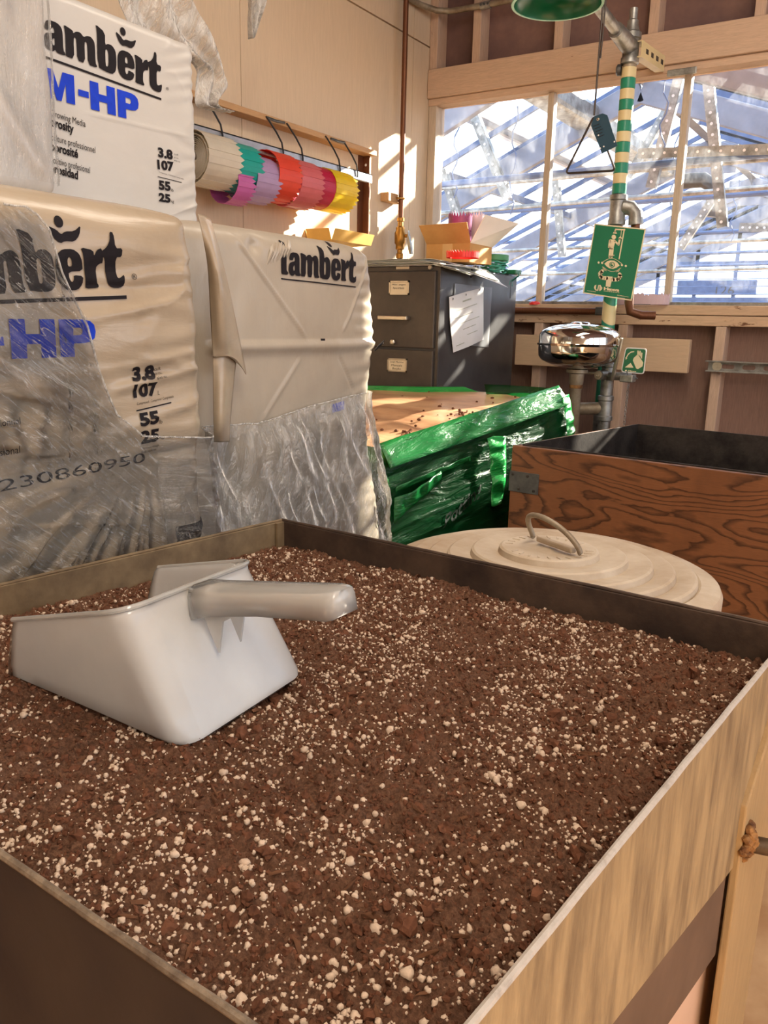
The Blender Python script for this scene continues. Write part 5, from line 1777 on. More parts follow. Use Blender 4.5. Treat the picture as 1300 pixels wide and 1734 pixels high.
# labels standing in the box, and things around it
coil('label_roll', 'purple pointed plant labels standing up in the cardboard box', M['c_purple'], (-1.70, 3.24, 1.40), 0.052, 0, 0.2, 26)
lb = bpy.data.objects[-1] if False else [o for o in COL.objects if o.get('label', '').startswith('purple pointed')][0]
for ch in lb.children:
    # stand this roll on end inside the box
    ch.rotation_euler = (math.radians(90), 0, 0)
lb.location = (-1.742, 3.275, TOPZ + 0.006)
coil('label_roll', 'pale pink pointed plant labels standing in the back of the cardboard box', M['c_palepink'], (-1.66, 3.42, 1.40), 0.040, 0, 0.21, 22)
lb = [o for o in COL.objects if o.get('label', '').startswith('pale pink pointed plant labels standing')][0]
for ch in lb.children:
    ch.rotation_euler = (math.radians(90), 0, 0)
lb.location = (-1.715, 3.362, TOPZ + 0.006)
rd = thing('label_roll', 'red notched coil of labels lying in front of the cardboard box', 'label roll', (-1.612, 3.04, TOPZ))
m = MB()
for k in range(34):
    a0, a1 = 2 * math.pi * k / 34, 2 * math.pi * (k + 0.92) / 34
    rr_ = 0.066
    q = [(-1.604 + rr_ * math.cos(a), 3.048 + rr_ * math.sin(a), z) for a, z in ((a0, TOPZ + 0.002), (a1, TOPZ + 0.002), (a1, TOPZ + 0.021), ((a0 + a1) / 2, TOPZ + 0.029), (a0, TOPZ + 0.021))]
    am = (a0 + a1) / 2
    m.prism(q, (-0.002 * math.cos(am), -0.002 * math.sin(am), 0))
m.lathe((-1.604, 3.048, TOPZ + 0.002), [(0.062, 0), (0.062, 0.018), (0.05, 0.019), (0.05, 0)], 34)
m.build('label_strip', M['red'], rd)
gt = thing('tape_roll', 'roll of green tape on top of teal twine on the cabinet', 'tape', (-1.678, 3.5, 1.37))
TX, TY = -1.678, 3.50
MB().lathe((TX, TY, 1.375), [(0.030, 0), (0.060, 0.001), (0.063, 0.004), (0.063, 0.026), (0.060, 0.028), (0.030, 0.028), (0.030, 0)], 40).build('tape', M['green_tape'], gt, smooth=True)
MB().lathe((TX, TY, 1.3755), [(0.0275, 0), (0.0298, 0), (0.0298, 0.027), (0.0275, 0.027), (0.0275, 0)], 32).build('core', M['card'], gt, smooth=True)
tw = thing('twine_coil', 'loose coil of teal twine under the green tape roll', 'twine', (TX, TY, 1.33))
pts = []
for k in range(220):
    a = k * 0.21
    r_ = 0.050 + 0.012 * math.sin(k * 0.13) + 0.003 * math.sin(k * 1.7)
    pts.append((TX + r_ * math.cos(a), TY + r_ * math.sin(a), 1.326 + 0.046 * k / 220 + 0.003 * math.sin(k * 0.9)))
MB().tube(pts, 0.0032, 6).build('twine', M['teal_twine'], tw, smooth=True)
cb_ = thing('tie_reel', 'small flat dark green reel with dangling threads on the cabinet edge', 'reel', (-1.635, 3.6, CZ))
MB().box((-1.672, 3.57, CZ + 0.002), (-1.604, 3.64, CZ + 0.022)).build('reel_body', M['dgreen'], cb_, bevel=0.004)
for dx, dy, ln in ((0, 0, 0.105), (0.002, 0.012, 0.05), (0.002, -0.012, 0.045)):
    MB().tube([(-1.606, 3.60 + dy * 0.3, CZ + 0.012), (-1.600, 3.60 + dy * .5, CZ - 0.004), (-1.6435 + 0.006, 3.60 + dy, CZ - 0.03), (-1.6435 + 0.006, 3.60 + dy * 1.4, CZ - ln)], 0.0016, 5).build('thread', M['black'] if not dy else M['teal_twine'], cb_)

# sleeve, note and clip on the cabinet side
sl = thing('plastic_sleeve', 'clear plastic document sleeve stuck to the side of the filing cabinet', 'sleeve', (-1.645, 3.24, 1.13))
MB().prism([(-1.6445, 3.0673, 1.2578), (-1.6445, 3.4179, 1.2572), (-1.6445, 3.4123, 0.997), (-1.6445, 3.0629, 1.0137)], (-0.0016, 0, 0)).build('sleeve_film', M['sleeve'], sl)
nt_ = thing('note_sheet', 'white punched paper note tilted over the plastic sleeve', 'paper', (-1.64, 3.2, 1.1))
q_ = [(-1.64, 3.0131, 1.2021), (-1.6415, 3.164, 1.2291), (-1.64, 3.3204, 1.2528), (-1.638, 3.3289, 1.1406), (-1.6415, 3.3483, 1.0314), (-1.637, 3.1994, 1.0026), (-1.641, 3.0697, 0.9799), (-1.637, 3.0269, 1.0926)]
MB().prism(q_, (0.0012, 0, 0)).build('paper_sheet', M['paper'], nt_)
m = MB()
for k, (a, b) in enumerate(((0.36, 0.62), (0.16, 0.80), (0.12, 0.66), (0.20, 0.86), (0.15, 0.75), (0.25, 0.80), (0.14, 0.55))):
    A, B = Vector((-1.636, 3.0175, 1.1814)), Vector((-1.636, 3.314, 1.2377))
    dn = Vector((0, 0.004, -0.028)) * (k + 0.6)
    p, q = A.lerp(B, a) + dn, A.lerp(B, b) + dn
    h = 0.0032 if k else 0.006
    m.add([p, q, q + Vector((0, 0, h)), p + Vector((0, 0, h))], [(0, 1, 2, 3)])
m.build('faint_writing', M['news'], nt_)
for p in ((-1.6355, 3.0406, 1.1961), (-1.6355, 3.1536, 1.2167), (-1.6355, 3.2782, 1.2411)):
    MB().lathe(p, [(0.0045, 0), (0, 0.0004)], 10, (1, 0, 0)).build('punch_hole', M['cabinet'], nt_)
cl = thing('binder_clip', 'small black clip gripping the newspapers at the cabinet edge', 'clip', (-1.64, 3.24, 1.31))
MB().prism([(-1.64, 3.1854, 1.3114), (-1.64, 3.2155, 1.3371), (-1.64, 3.254, 1.3396), (-1.64, 3.279, 1.317), (-1.636, 3.2624, 1.2917), (-1.636, 3.2213, 1.3111), (-1.636, 3.1856, 1.2851)], (0.007, 0, 0)).build('clip_body', M['black'], cl, bevel=0.001)
MB().tube([(-1.63, 3.1971, 1.3239), (-1.63, 3.2112, 1.3462), (-1.63, 3.2354, 1.3263)], 0.0016, 6).build('clip_wire', M['satin'], cl)

# ------------------------------------------------------------------ label rack on the left wall
rk = thing('label_rack', 'pine batten rack with a hanging galvanised strip on the left wall', 'rack', (WX, 2.75, 1.7))
MB().box((WX, 1.55, 1.828), (WX + 0.062, 3.305, 1.850)).build('batten', M['railwood'], rk, bevel=0.002)
MB().box((WX + 0.088, 1.60, 1.700), (WX + 0.092, 3.225, 1.736)).box((WX + 0.062, 1.60, 1.732), (WX + 0.092, 3.225, 1.736)).build('hanging_strip', M['railsteel'], rk)
MB().box((WX, 3.245, 1.49), (WX + 0.006, 3.285, 1.828)).box((WX, 3.279, 1.49), (WX + 0.040, 3.285, 1.828)).build('post_angle', M['copper'], rk)
MB().lathe((WX + 0.0405 - 0.02, 3.2785, 1.79), [(0.006, 0), (0, 0.0005)], 10, (0, -1, 0)).build('bolt_hole', M['paper'], rk)
for y in (1.75, 2.02, 2.215, 2.545, 2.665, 2.915, 3.045):
    MB().tube([(WX + 0.064, y, 1.842), (WX + 0.070, y + 0.005, 1.832), (WX + 0.088, y + 0.03, 1.79), (WX + 0.098, y + 0.05, 1.755), (WX + 0.097, y + 0.06, 1.722), (WX + 0.095, y + 0.062, 1.695)], 0.0035, 7).build('hook', M['black'], rk, smooth=True)
for y in (2.60, 3.00):
    MB().tube([(WX + 0.066, y - 0.05, 1.838), (WX + 0.068, y, 1.836), (WX + 0.066, y + 0.05, 1.840)], 0.005, 6).build('tie', M['bracket'], rk, smooth=True)
GRP = 'rolls of plant labels on the wall rack'
CXc, CZc = WX + 0.135, 1.612
coil('label_roll', 'white roll of pointed plant labels, leftmost on the rack', M['c_white'], (CXc, 2.08, CZc + 0.004), 0.086, 0.0, 0.165, 26, roll=0.14, grp=GRP)
coil('label_roll', 'teal roll of pointed plant labels beside the white roll', M['c_teal'], (CXc, 2.235, CZc + 0.002), 0.081, -0.01, 0.125, 28, grp=GRP)
coil('label_roll', 'lilac roll of pointed plant labels between the teal and orange rolls', M['c_lilac'], (CXc, 2.335, CZc - 0.022), 0.080, -0.01, 0.125, 28, grp=GRP)
coil('label_roll', 'orchid pink loose loop of labels hanging low under the lilac roll', M['c_orchid'], (CXc + 0.005, 2.24, CZc - 0.052), 0.070, -0.01, 0.085, 26, 0.62, start=2.9, grp=GRP)
coil('label_roll', 'bright orange red roll of pointed plant labels on the rack', M['c_orange'], (CXc, 2.445, CZc + 0.002), 0.087, -0.01, 0.128, 28, grp=GRP)
coil('label_roll', 'salmon pink roll of pointed plant labels beside the crimson roll', M['c_pink'], (CXc, 2.575, CZc - 0.004), 0.087, -0.01, 0.135, 28, grp=GRP)
coil('label_roll', 'crimson roll of pointed plant labels before the yellow roll', M['c_crimson'], (CXc, 2.695, CZc), 0.078, -0.01, 0.12, 26, grp=GRP)
coil('label_roll', 'yellow roll of pointed plant labels at the far end of the rack', M['c_yellow'], (CXc, 2.80, CZc + 0.002), 0.081, -0.01, 0.150, 26, grp=GRP)
MB().tube([(WX + 0.135, 2.06, 1.690), (WX + 0.135, 3.12, 1.690)], 0.006, 10).build('hanger_bar', M['railsteel'], rk, smooth=True)
yt = thing('card_tray', 'small yellow cardboard tray under the rack post', 'tray', (WX, 2.95, 1.43))
a, b, c_, d = Vector((WX + 0.02, 2.86, 1.425)), Vector((WX + 0.02, 3.17, 1.425)), Vector((WX + 0.14, 3.15, 1.425)), Vector((WX + 0.14, 2.86, 1.425))
for p, q in ((a, b), (b, c_), (c_, d), (d, a)):
    o1 = (p + q) / 2 - (a + c_) / 2
    o1.z = 0
    o1 = o1.normalized() * 0.018
    if (p, q) == (a, b):
        o1 = Vector((-0.018, 0, 0))
    MB().prism([p, q, q + o1 + Vector((0, 0, 0.045)), p + o1 + Vector((0, 0, 0.045))], (0, 0, 0.0015) if False else tuple(o1.normalized() * 0.003)).build('tray_side', M['yellow_tray'], yt)
MB().prism([a, b, c_, d], (0, 0, 0.003)).build('tray_base', M['yellow_tray'], yt)

# ------------------------------------------------------------------ pipe with valve on the left wall, conduit across the corner
wp = thing('wall_pipe', 'dark copper riser with a brass valve on the left wall', 'pipe', (WX + 0.06, 3.54, 0))
PXx, PYy = WX + 0.060, 3.525
MB().tube([(PXx, PYy, 3.02), (PXx, PYy, 1.565)], 0.0125, 14).build('pipe', M['copper'], wp, smooth=True)
MB().tube([(PXx, PYy, 1.43), (PXx, PYy, 0.0)], 0.0125, 14).build('pipe', M['copper'], wp, smooth=True)
MB().lathe((PXx, PYy, 1.40), [(0.014, 0), (0.017, 0.002), (0.017, 0.022), (0.013, 0.026), (0.013, 0.040), (0.021, 0.044), (0.021, 0.064), (0.027, 0.072), (0.027, 0.120), (0.022, 0.128), (0.022, 0.142), (0.014, 0.150), (0.013, 0.170), (0.018, 0.172), (0.018, 0.186), (0.014, 0.19)], 18).build('valve', M['brass'], wp, smooth=True)
MB().tube([(PXx, PYy, 1.505), (PXx + 0.045, PYy + 0.012, 1.505)], 0.009, 10).build('valve_stem', M['brass'], wp, smooth=True)
MB().prism([(PXx + 0.045, PYy - 0.005, 1.53), (PXx + 0.049, PYy - 0.005, 1.505), (PXx + 0.060, PYy - 0.005, 1.47), (PXx + 0.068, PYy - 0.005, 1.42), (PXx + 0.056, PYy - 0.005, 1.42), (PXx + 0.040, PYy - 0.005, 1.48)], (0, 0.02, 0)).build('valve_lever', M['galv'], wp, bevel=0.002)
pc = MB().box((WX, PYy - 0.09, 1.655), (WX + 0.045, PYy + 0.03, 1.695)).build('clamp_block', M['railwood'], wp, bevel=0.003)
MB().tube([(WX + 0.046, PYy - 0.018, 1.675), (PXx, PYy - 0.018, 1.675), (PXx + 0.016, PYy, 1.675), (PXx, PYy + 0.018, 1.675), (WX + 0.046, PYy + 0.018, 1.675)], 0.005, 8).build('clamp_ring', M['brass'], wp, smooth=True)
cd = thing('conduit', 'grey metal conduit bending through the upper corner of the room', 'conduit', (-2.0, 3.8, 2.56))
MB().tube([(WX + 0.018, 3.30, 2.57), (WX + 0.018, 3.55, 2.569), (WX + 0.03, 3.70, 2.567), (WX + 0.07, 3.79, 2.562), (WX + 0.13, 3.822, 2.558), (-1.90, 3.832, 2.557), (-0.4, 3.832, 2.57)], 0.0135, 12).build('conduit_tube', M['dirtypipe'], cd, smooth=True)
MB().tube([(-1.975, 3.832, 2.5565), (-1.925, 3.832, 2.557)], 0.0175, 12).build('coupling', M['galv'], cd, smooth=True)
for x in (-1.968, -1.95, -1.932):
    MB().lathe((x, 3.815, 2.557), [(0.005, 0), (0.004, 0.006), (0, 0.007)], 8, (0, -1, 0)).build('set_screw', M['bracket'], cd)

# ------------------------------------------------------------------ emergency shower with eyewash
es = thing('emergency_shower', 'green and cream striped shower post with eyewash bowl, signs and green shower head', 'shower', (-1.15, 3.55, 0))
PX_, PY_ = -1.150, 3.55
m1 = MB()
z = 1.05
zs = [1.06, 1.155, 1.235, 1.30]
MB().tube([(PX_, PY_, 1.30), (PX_, PY_, 0.70)], 0.0285, 20).build('post', M['stripegreen'], es, smooth=True)
MB().tube([(PX_, PY_, 2.20), (PX_, PY_, 1.28)], 0.0268, 20).build('post', M['dirtypipe'], es, smooth=True)


def bands(z0, z1, n, first):
    h = (z1 - z0) / n
    for k in range(n):
        a, b = z0 + k * h, z0 + (k + 1) * h
        g = (k + first) % 2
        MB().lathe((PX_, PY_, 0), [(0.0272, a), (0.0290 + 0.0004 * g, a + 0.001), (0.0290 + 0.0004 * g, b - 0.0005), (0.0272, b)], 24).build('stripe', M['stripegreen' if g else 'stripecream'], es, smooth=True)


bands(1.636, 2.115, 12, 1)
# slanted cream stripe low on the post
rows = []
for j in range(2):
    row = []
    for k in range(25):
        a = 2 * math.pi * k / 24
        row.append((PX_ + 0.0292 * math.cos(a), PY_ + 0.0292 * math.sin(a), (1.125, 1.205)[j] + 0.020 * math.sin(a - 0.9)))
    rows.append(row)
MB().grid(rows).build('stripe', M['stripecream'], es, smooth=True)
MB().lathe((PX_, PY_, 0), [(0.030, 1.512), (0.036, 1.516), (0.036, 1.535), (0.033, 1.54), (0.0335, 1.61), (0.037, 1.614), (0.037, 1.632), (0.030, 1.636)], 24).build('tee_fitting', M['galv'], es, smooth=True)
MB().tube([(PX_ + 0.020, PY_, 1.585), (PX_ + 0.052, PY_ + 0.01, 1.58), (PX_ + 0.072, PY_ + 0.016, 1.56), (PX_ + 0.076, PY_ + 0.018, 1.515)], [0.030, 0.030, 0.029, 0.031], 16).build('elbow_fitting', M['galv'], es, smooth=True)
MB().tube([(PX_ + 0.076, PY_ + 0.018, 1.525), (PX_ + 0.076, PY_ + 0.018, 1.20), (PX_ + 0.08, PY_ + 0.03, 1.165), (PX_ + 0.12, PY_ + 0.06, 1.15), (PX_ + 0.17, PY_ + 0.09, 1.15)], 0.0185, 14).build('feed_pipe', M['copper'], es, smooth=True)
# upper tee, arm and head
MB().lathe((PX_, PY_, 0), [(0.029, 2.125), (0.036, 2.13), (0.036, 2.15), (0.032, 2.155), (0.032, 2.215), (0.038, 2.22), (0.038, 2.24), (0.030, 2.245), (0.022, 2.27), (0.022, 2.285), (0.016, 2.29), (0.016, 2.33)], 22).build('tee_fitting', M['galv'], es, smooth=True)
HX, HY, HZ = -1.205, 2.90, 2.165
ad = Vector((HX - PX_, HY - PY_, 0)).normalized()
A0 = Vector((PX_, PY_, 2.19))
MB().tube([A0, A0 + ad * 0.05 + Vector((0, 0, 0.004)), A0 + ad * 0.16 + Vector((0, 0, 0.022))], [0.034, 0.034, 0.030], 16).build('arm', M['galv'], es, smooth=True)
MB().tube([A0 + ad * 0.10 + Vector((0, 0, 0.012)), A0 + ad * 0.42 + Vector((0, 0, 0.07)), Vector((HX, HY + 0.03, 2.30)), Vector((HX, HY, 2.285)), Vector((HX, HY, 2.235))], 0.0215, 16).build('arm', M['galv'], es, smooth=True)
hd2 = MB().lathe((HX, HY, 0), [(0.024, 2.262), (0.030, 2.245), (0.060, 2.238), (0.110, 2.220), (0.142, 2.190), (0.150, 2.168), (0.1535, 2.164), (0.1535, 2.160), (0.147, 2.160), (0.138, 2.186), (0.106, 2.212), (0.05, 2.226), (0.0, 2.228)], 56).build('shower_head', M['showergreen'], es, smooth=True)
MB().lathe((HX, HY, 0), [(0.146, 2.1585), (0.1545, 2.1585), (0.1555, 2.163), (0.1525, 2.169), (0.148, 2.165), (0.146, 2.1585)], 56).build('head_rim', M['showerrim'], hd2, smooth=True)
MB().lathe((HX, HY, 0), [(0.03, 2.226), (0.045, 2.205), (0.040, 2.195), (0.0, 2.19)], 24).build('spray_nozzle', M['black'], hd2, smooth=True)
# slotted bracket from post to the beam
bk = MB()
B0, B1 = Vector((-1.1019, 3.535, 2.1755)), Vector((-1.0936, 3.835, 2.1931))
bk.bar(B0, B1, 0.004, 0.060)
for z_ in (0.028, -0.028):
    bk.bar(B0 + Vector((-0.016, 0, z_)), B1 + Vector((-0.016, 0, z_)), 0.036, 0.004)
bko = bk.build('slotted_bracket', M['stripecream'], es)
for k in range(4):
    p = B0.lerp(B1, 0.17 + 0.22 * k)
    q = B0.lerp(B1, 0.27 + 0.22 * k)
    off_ = Vector((-0.0025, 0.0, 0))
    MB().bar(p + Vector((0.0024, 0, 0)), q + Vector((0.0024, 0, 0)), 0.001, 0.018).build('slot', M['black'], bko)
MB().box((-1.075, WY - 0.024, 2.138), (-0.955, WY - 0.013, 2.164)).build('beam_cleat', M['galv'], es, bevel=0.003)
MB().lathe((PX_ - 0.030, PY_ - 0.006, 2.11), [(0.022, 0), (0.022, 0.014), (0.014, 0.02), (0, 0.021)], 14, (-1, -0.2, 0)).build('clamp_nut', M['bracket'], es, smooth=True)
# pull rod with triangular handle
rt_, rb_ = Vector((-1.153, 3.2, 2.262)), Vector((-1.155, 3.2, 1.868))
MB().tube([rt_, rb_], 0.0038, 8).tube([rt_ + Vector((0.010, 0, 0)), rt_ + Vector((0.006, 0, -0.2))], 0.003, 6).build('pull_rod', M['rod'], es, smooth=True)
T0, T1, T2 = rb_, Vector((-1.253, 3.2, 1.672)), Vector((-1.057, 3.2, 1.668))


def rounded(pts, r, n=5):
    out = []
    for i, p in enumerate(pts):
        a, b = pts[i - 1], pts[(i + 1) % len(pts)]
        p0, p1 = p + (a - p).normalized() * r, p + (b - p).normalized() * r
        for k in range(n + 1):
            t = k / n
            out.append(p0 * (1 - t) ** 2 + p * 2 * t * (1 - t) + p1 * t * t)
    return out


MB().tube(rounded([T0, T1, T2], 0.018), 0.0042, 8, closed=True).build('pull_handle', M['rod'], es, smooth=True)
tg = thing('pull_tag', 'dark slate inspection tag tied to the shower pull handle', 'tag', (-1.10, 3.19, 1.80))
q_ = [(-1.156, 3.19, 1.8471), (-1.1505, 3.19, 1.8628), (-1.1196, 3.19, 1.8697), (-1.1011, 3.19, 1.8617), (-1.0538, 3.19, 1.7519), (-1.11, 3.19, 1.73), (-1.1617, 3.19, 1.8333)]
tgo = MB().prism(q_, (0, 0.0015, 0)).build('tag_card', M['tag'], tg)
MB().lathe((-1.1358, 3.1895, 1.851), [(0.0055, 0), (0.0035, 0.0006), (0.0025, 0.0006)], 12, (0, -1, 0)).build('eyelet', M['satin'], tgo)
for p in ((-1.1289, 3.1895, 1.7953), (-1.0661, 3.1895, 1.7671), (-1.1051, 3.1895, 1.7542), (-1.1182, 3.1895, 1.7492)):
    MB().lathe(p, [(0.0030, 0), (0, 0.0005)], 8, (0, -1, 0)).build('punched_dot', M['paper'], tgo)
m = MB()
for k in range(5):
    a, b = Vector((-1.152, 3.1895, 1.8282)), Vector((-1.1146, 3.1895, 1.8387))
    dn = (Vector((-1.1244, 3.1895, 1.7682)) - Vector((-1.1543, 3.1895, 1.8284))) * (k / 6)
    m.bar(a + dn, a.lerp(b, 0.6 + 0.08 * (k % 3)) + dn, 0.0006, 0.0022)
m.build('tag_print', M['black'], tgo)

# sign on the post
SY_ = 3.475
sTL, sTR, sBL, sBR = [Vector(p) for p in ((-1.2163, 3.475, 1.5146), (-1.0039, 3.475, 1.4855), (-1.2448, 3.475, 1.2369), (-1.0339, 3.475, 1.2134))]


def sg(x, y, lift=0.003):
    """place a point of the sign's artwork (700 x 950 units, origin at its upper-left corner)"""
    v = (y - 160 - (x - 380) * 55 / 700) / (950 + 170 * 55 / 700)
    u = (x - 380 + 170 * v) / 700
    p = (sTL * (1 - u) + sTR * u) * (1 - v) + (sBL * (1 - u) + sBR * u) * v
    return (p.x, p.y - lift, p.z)


sgn = MB().prism([sTL, sTR, sBR, sBL], (0, 0.003, 0)).build('safety_sign', M['signgreen'], es)
sgn['label'] = 'green emergency shower and eyewash sign'
SGM = MB()


def spoly(pts, lift=0.0012, m=None):
    (m or SGM).add([sg(x, y, lift) for x, y in pts], [tuple(range(len(pts)))])


def sline(pts, w_, lift=0.0012, m=None):
    for (x0, y0), (x1, y1) in zip(pts[:-1], pts[1:]):
        d = math.hypot(x1 - x0, y1 - y0)
        nx, ny = -(y1 - y0) / d * w_ / 2, (x1 - x0) / d * w_ / 2
        spoly([(x0 + nx, y0 + ny), (x1 + nx, y1 + ny), (x1 - nx, y1 - ny), (x0 - nx, y0 - ny)], lift, m)
    for x, y in pts:
        scirc(x, y, w_ / 2, lift, m)


def scirc(x, y, r_, lift=0.0012, m=None):
    spoly([(x + r_ * math.cos(k * math.pi / 10), y + r_ * math.sin(k * math.pi / 10)) for k in range(20)], lift, m)


for a, b in (((383, 165), (1075, 219)), ((1075, 219), (897, 1185)), ((897, 1185), (215, 1108)), ((215, 1108), (383, 165))):
    sline([a, b], 16, 0.0008)
sline([(798, 232), (672, 228), (662, 262)], 18)
spoly([(634, 284), (692, 284), (676, 254), (652, 254)])
sline([(792, 225), (724, 625)], 16)
sline([(752, 238), (745, 312)], 8)
spoly([(742, 312), (708, 348), (766, 354)])
scirc(648, 332, 31)
spoly([(598, 364), (668, 366), (662, 420), (644, 486), (584, 480), (588, 420)])
sline([(594, 380), (580, 470)], 26)
sline([(662, 384), (714, 434), (734, 352)], 27)
sline([(604, 484), (588, 600)], 30)
sline([(634, 486), (622, 600)], 30)
scirc(650, 578, 8)
spoly([(518, 698), (555, 664), (600, 648), (655, 650), (700, 675), (732, 714), (690, 745), (640, 764), (590, 756), (550, 733)])
for x, y in ((436, 683), (486, 686), (764, 707), (818, 718)):
    scirc(x, y, 15)
arc_ = [(492 + 270 * k / 14, 676 - 62 * math.sin(math.pi * k / 14) + 14 * k / 14) for k in range(15)]
sline(arc_, 7)
arc_ = [(505 + 250 * k / 14, 745 + 55 * math.sin(math.pi * k / 14)) for k in range(15)]
sline(arc_, 5)
for k in range(4):
    sline([(492 + 10 * k, 735 + 6 * k), (505 + 14 * k, 790 + 2 * k)], 5)
    sline([(740 - 8 * k, 748 + 6 * k), (720 - 12 * k, 800 + 2 * k)], 5)
sline([(486, 800), (455, 835), (466, 880), (500, 895), (545, 896)], 52)
sline([(735, 835), (742, 865), (712, 905), (640, 910)], 52)
spoly([(550, 866), (637, 872), (604, 1014), (538, 1008)])
spoly([(368, 1030), (380, 1000), (404, 988), (396, 1060), (410, 1078), (384, 1062)])
sline([(404, 1060), (424, 1068), (438, 1000), (462, 998), (452, 1068)], 16)
spoly([(470, 1000), (492, 1030), (478, 1060), (456, 1074), (466, 1036)])
v, f = flat_text('Haws', 0.05, 0.25)
v = fit(v, 0, 0, 1, 1)
SGM.add([sg(512 + 228 * a - 18 * b, 1058 + 18 * a - 44 * b, 0.0012) for a, b in v], f)
SGM.build('sign_artwork', M['signcream'], sgn)
SG2 = MB()
scirc(626, 708, 40, 0.0016, SG2)
SG2.build('sign_artwork', M['signgreen'], sgn)
SG3 = MB()
scirc(626, 708, 29, 0.0020, SG3)
for a, b in (((268, 1076), (396, 1088)), ((506, 1070), (736, 1088)), ((700, 1122), (862, 1142))):
    n_s = 9
    for k in range(n_s):
        t0, t1 = (k + 0.15) / n_s, (k + 0.8) / n_s
        spoly([(a[0] + (b[0] - a[0]) * t0, a[1] + (b[1] - a[1]) * t0 - 4), (a[0] + (b[0] - a[0]) * t1, a[1] + (b[1] - a[1]) * t1 - 4), (a[0] + (b[0] - a[0]) * t1, a[1] + (b[1] - a[1]) * t1 + 4), (a[0] + (b[0] - a[0]) * t0, a[1] + (b[1] - a[1]) * t0 + 4)], 0.0012, SG3)
SG3.build('sign_artwork', M['signcream'], sgn)
SG4 = MB()
scirc(624, 708, 22, 0.0024, SG4)
SG4.build('sign_artwork', M['signgreen'], sgn)
SG5 = MB()
scirc(632, 700, 9, 0.0028, SG5)
SG5.build('sign_artwork', M['signcream'], sgn)

# eyewash bowl, drain and valve
EX, EY_, EZ0 = -1.183, 3.30, 1.0
bw_ = MB().lathe((EX, EY_, 0), [(0.030, 0.925), (0.070, 0.932), (0.115, 0.945), (0.150, 0.962), (0.1615, 0.978), (0.1635, 1.000), (0.1640, 1.020), (0.1690, 1.0215), (0.1695, 1.0245), (0.1640, 1.026)], 64).build('eyewash_bowl', M['chrome'], es, smooth=True, angle=60)
cv = MB().lathe((EX, EY_, 0), [(0.1690, 1.0255), (0.1695, 1.0285), (0.1640, 1.030), (0.1630, 1.055), (0.1600, 1.068), (0.150, 1.080), (0.125, 1.094), (0.09, 1.103), (0.045, 1.109), (0, 1.110)], 64).build('bowl_cover', M['chrome'], es, smooth=True, angle=60)
MB().lathe((EX, EY_, 1.108), [(0.040, 0), (0.038, 0.005), (0.030, 0.008), (0, 0.0085)], 30).build('cover_knob', M['chrome'], cv, smooth=True)
MB().lathe((EX, EY_, 0), [(0.044, 0.925), (0.044, 0.912), (0.031, 0.908), (0.029, 0.868), (0.026, 0.862), (0.026, 0.846), (0.0235, 0.842), (0.0235, 0.40)], 24).build('drain_pipe', M['dirtypipe'], es, smooth=True)
MB().lathe((EX, EY_, 0), [(0.0265, 0.848), (0.0272, 0.849), (0.0272, 0.861), (0.0265, 0.862)], 24).build('rust_band', M['rust'], es, smooth=True)
VX, VY = -1.085, 3.40
MB().lathe((VX, VY, 0), [(0.026, 0.955), (0.033, 0.950), (0.033, 0.938), (0.026, 0.934), (0.025, 0.82), (0.033, 0.816), (0.033, 0.800), (0.029, 0.796), (0.030, 0.735), (0.034, 0.731), (0.034, 0.715), (0.025, 0.712), (0.025, 0.45)], 22).build('supply_riser', M['galv'], es, smooth=True)
MB().tube([(VX, VY, 0.765), (VX - 0.11, VY - 0.03, 0.757), (VX - 0.22, VY - 0.06, 0.75)], 0.026, 16).build('branch_pipe', M['dirtypipe'], es, smooth=True)
MB().tube([(VX - 0.012, VY - 0.075, 0.905), (VX + 0.002, VY - 0.01, 0.905)], 0.020, 16).build('valve_body', M['galv'], es, smooth=True)
MB().lathe((VX - 0.013, VY - 0.078, 0.905), [(0.017, 0), (0.017, 0.006), (0.009, 0.007), (0.009, 0.012), (0.004, 0.013), (0, 0.010)], 18, (-0.2, -1, 0)).build('valve_cap', M['dirtypipe'], es, smooth=True)
MB().tube([(VX + 0.01, VY - 0.03, 0.900), (VX + 0.07, VY - 0.045, 0.903), (VX + 0.105, VY - 0.05, 0.905)], 0.0165, 14).build('valve_arm', M['galv'], es, smooth=True)
MB().tube([(VX - 0.015, VY - 0.06, 0.912), (VX - 0.09, VY - 0.08, 0.912)], 0.007, 10).build('spray_tube', M['dirtypipe'], es, smooth=True)
pd_ = MB().bar((-1.0431, 3.33, 0.8845), (-1.0105, 3.3, 1.0575), 0.012, 0.020, (0, 1, 0)).build('push_paddle', M['satin'], es, bevel=0.003)
MB().box((VX + 0.072, VY - 0.075, 0.882), (VX + 0.125, VY - 0.020, 0.912)).build('paddle_hinge', M['galv'], es, bevel=0.004)
fl = [Vector(p) for p in ((-0.9997, 3.33, 1.0206), (-0.9149, 3.33, 1.019), (-0.917, 3.33, 0.9173), (-1.01, 3.33, 0.9218))]
fs = MB().prism(rounded(fl, 0.012, 4), (0, 0.0025, 0)).build('flag_sign', M['paper'], es)
fs['label'] = 'small square push-hand sign'
cc = sum(fl, Vector()) / 4
fi = rounded([cc + (p - cc) * 0.92 for p in fl], 0.010, 4)
MB().add([p + Vector((0, -0.0008, 0)) for p in fi], [tuple(range(len(fi)))]).build('sign_artwork', M['dgreen'], fs)


def fu(a, b, lift=0.0016):
    p = (fl[0] * (1 - a) + fl[1] * a) * (1 - b) + (fl[3] * (1 - a) + fl[2] * a) * b
    return (p.x, p.y - lift, p.z)


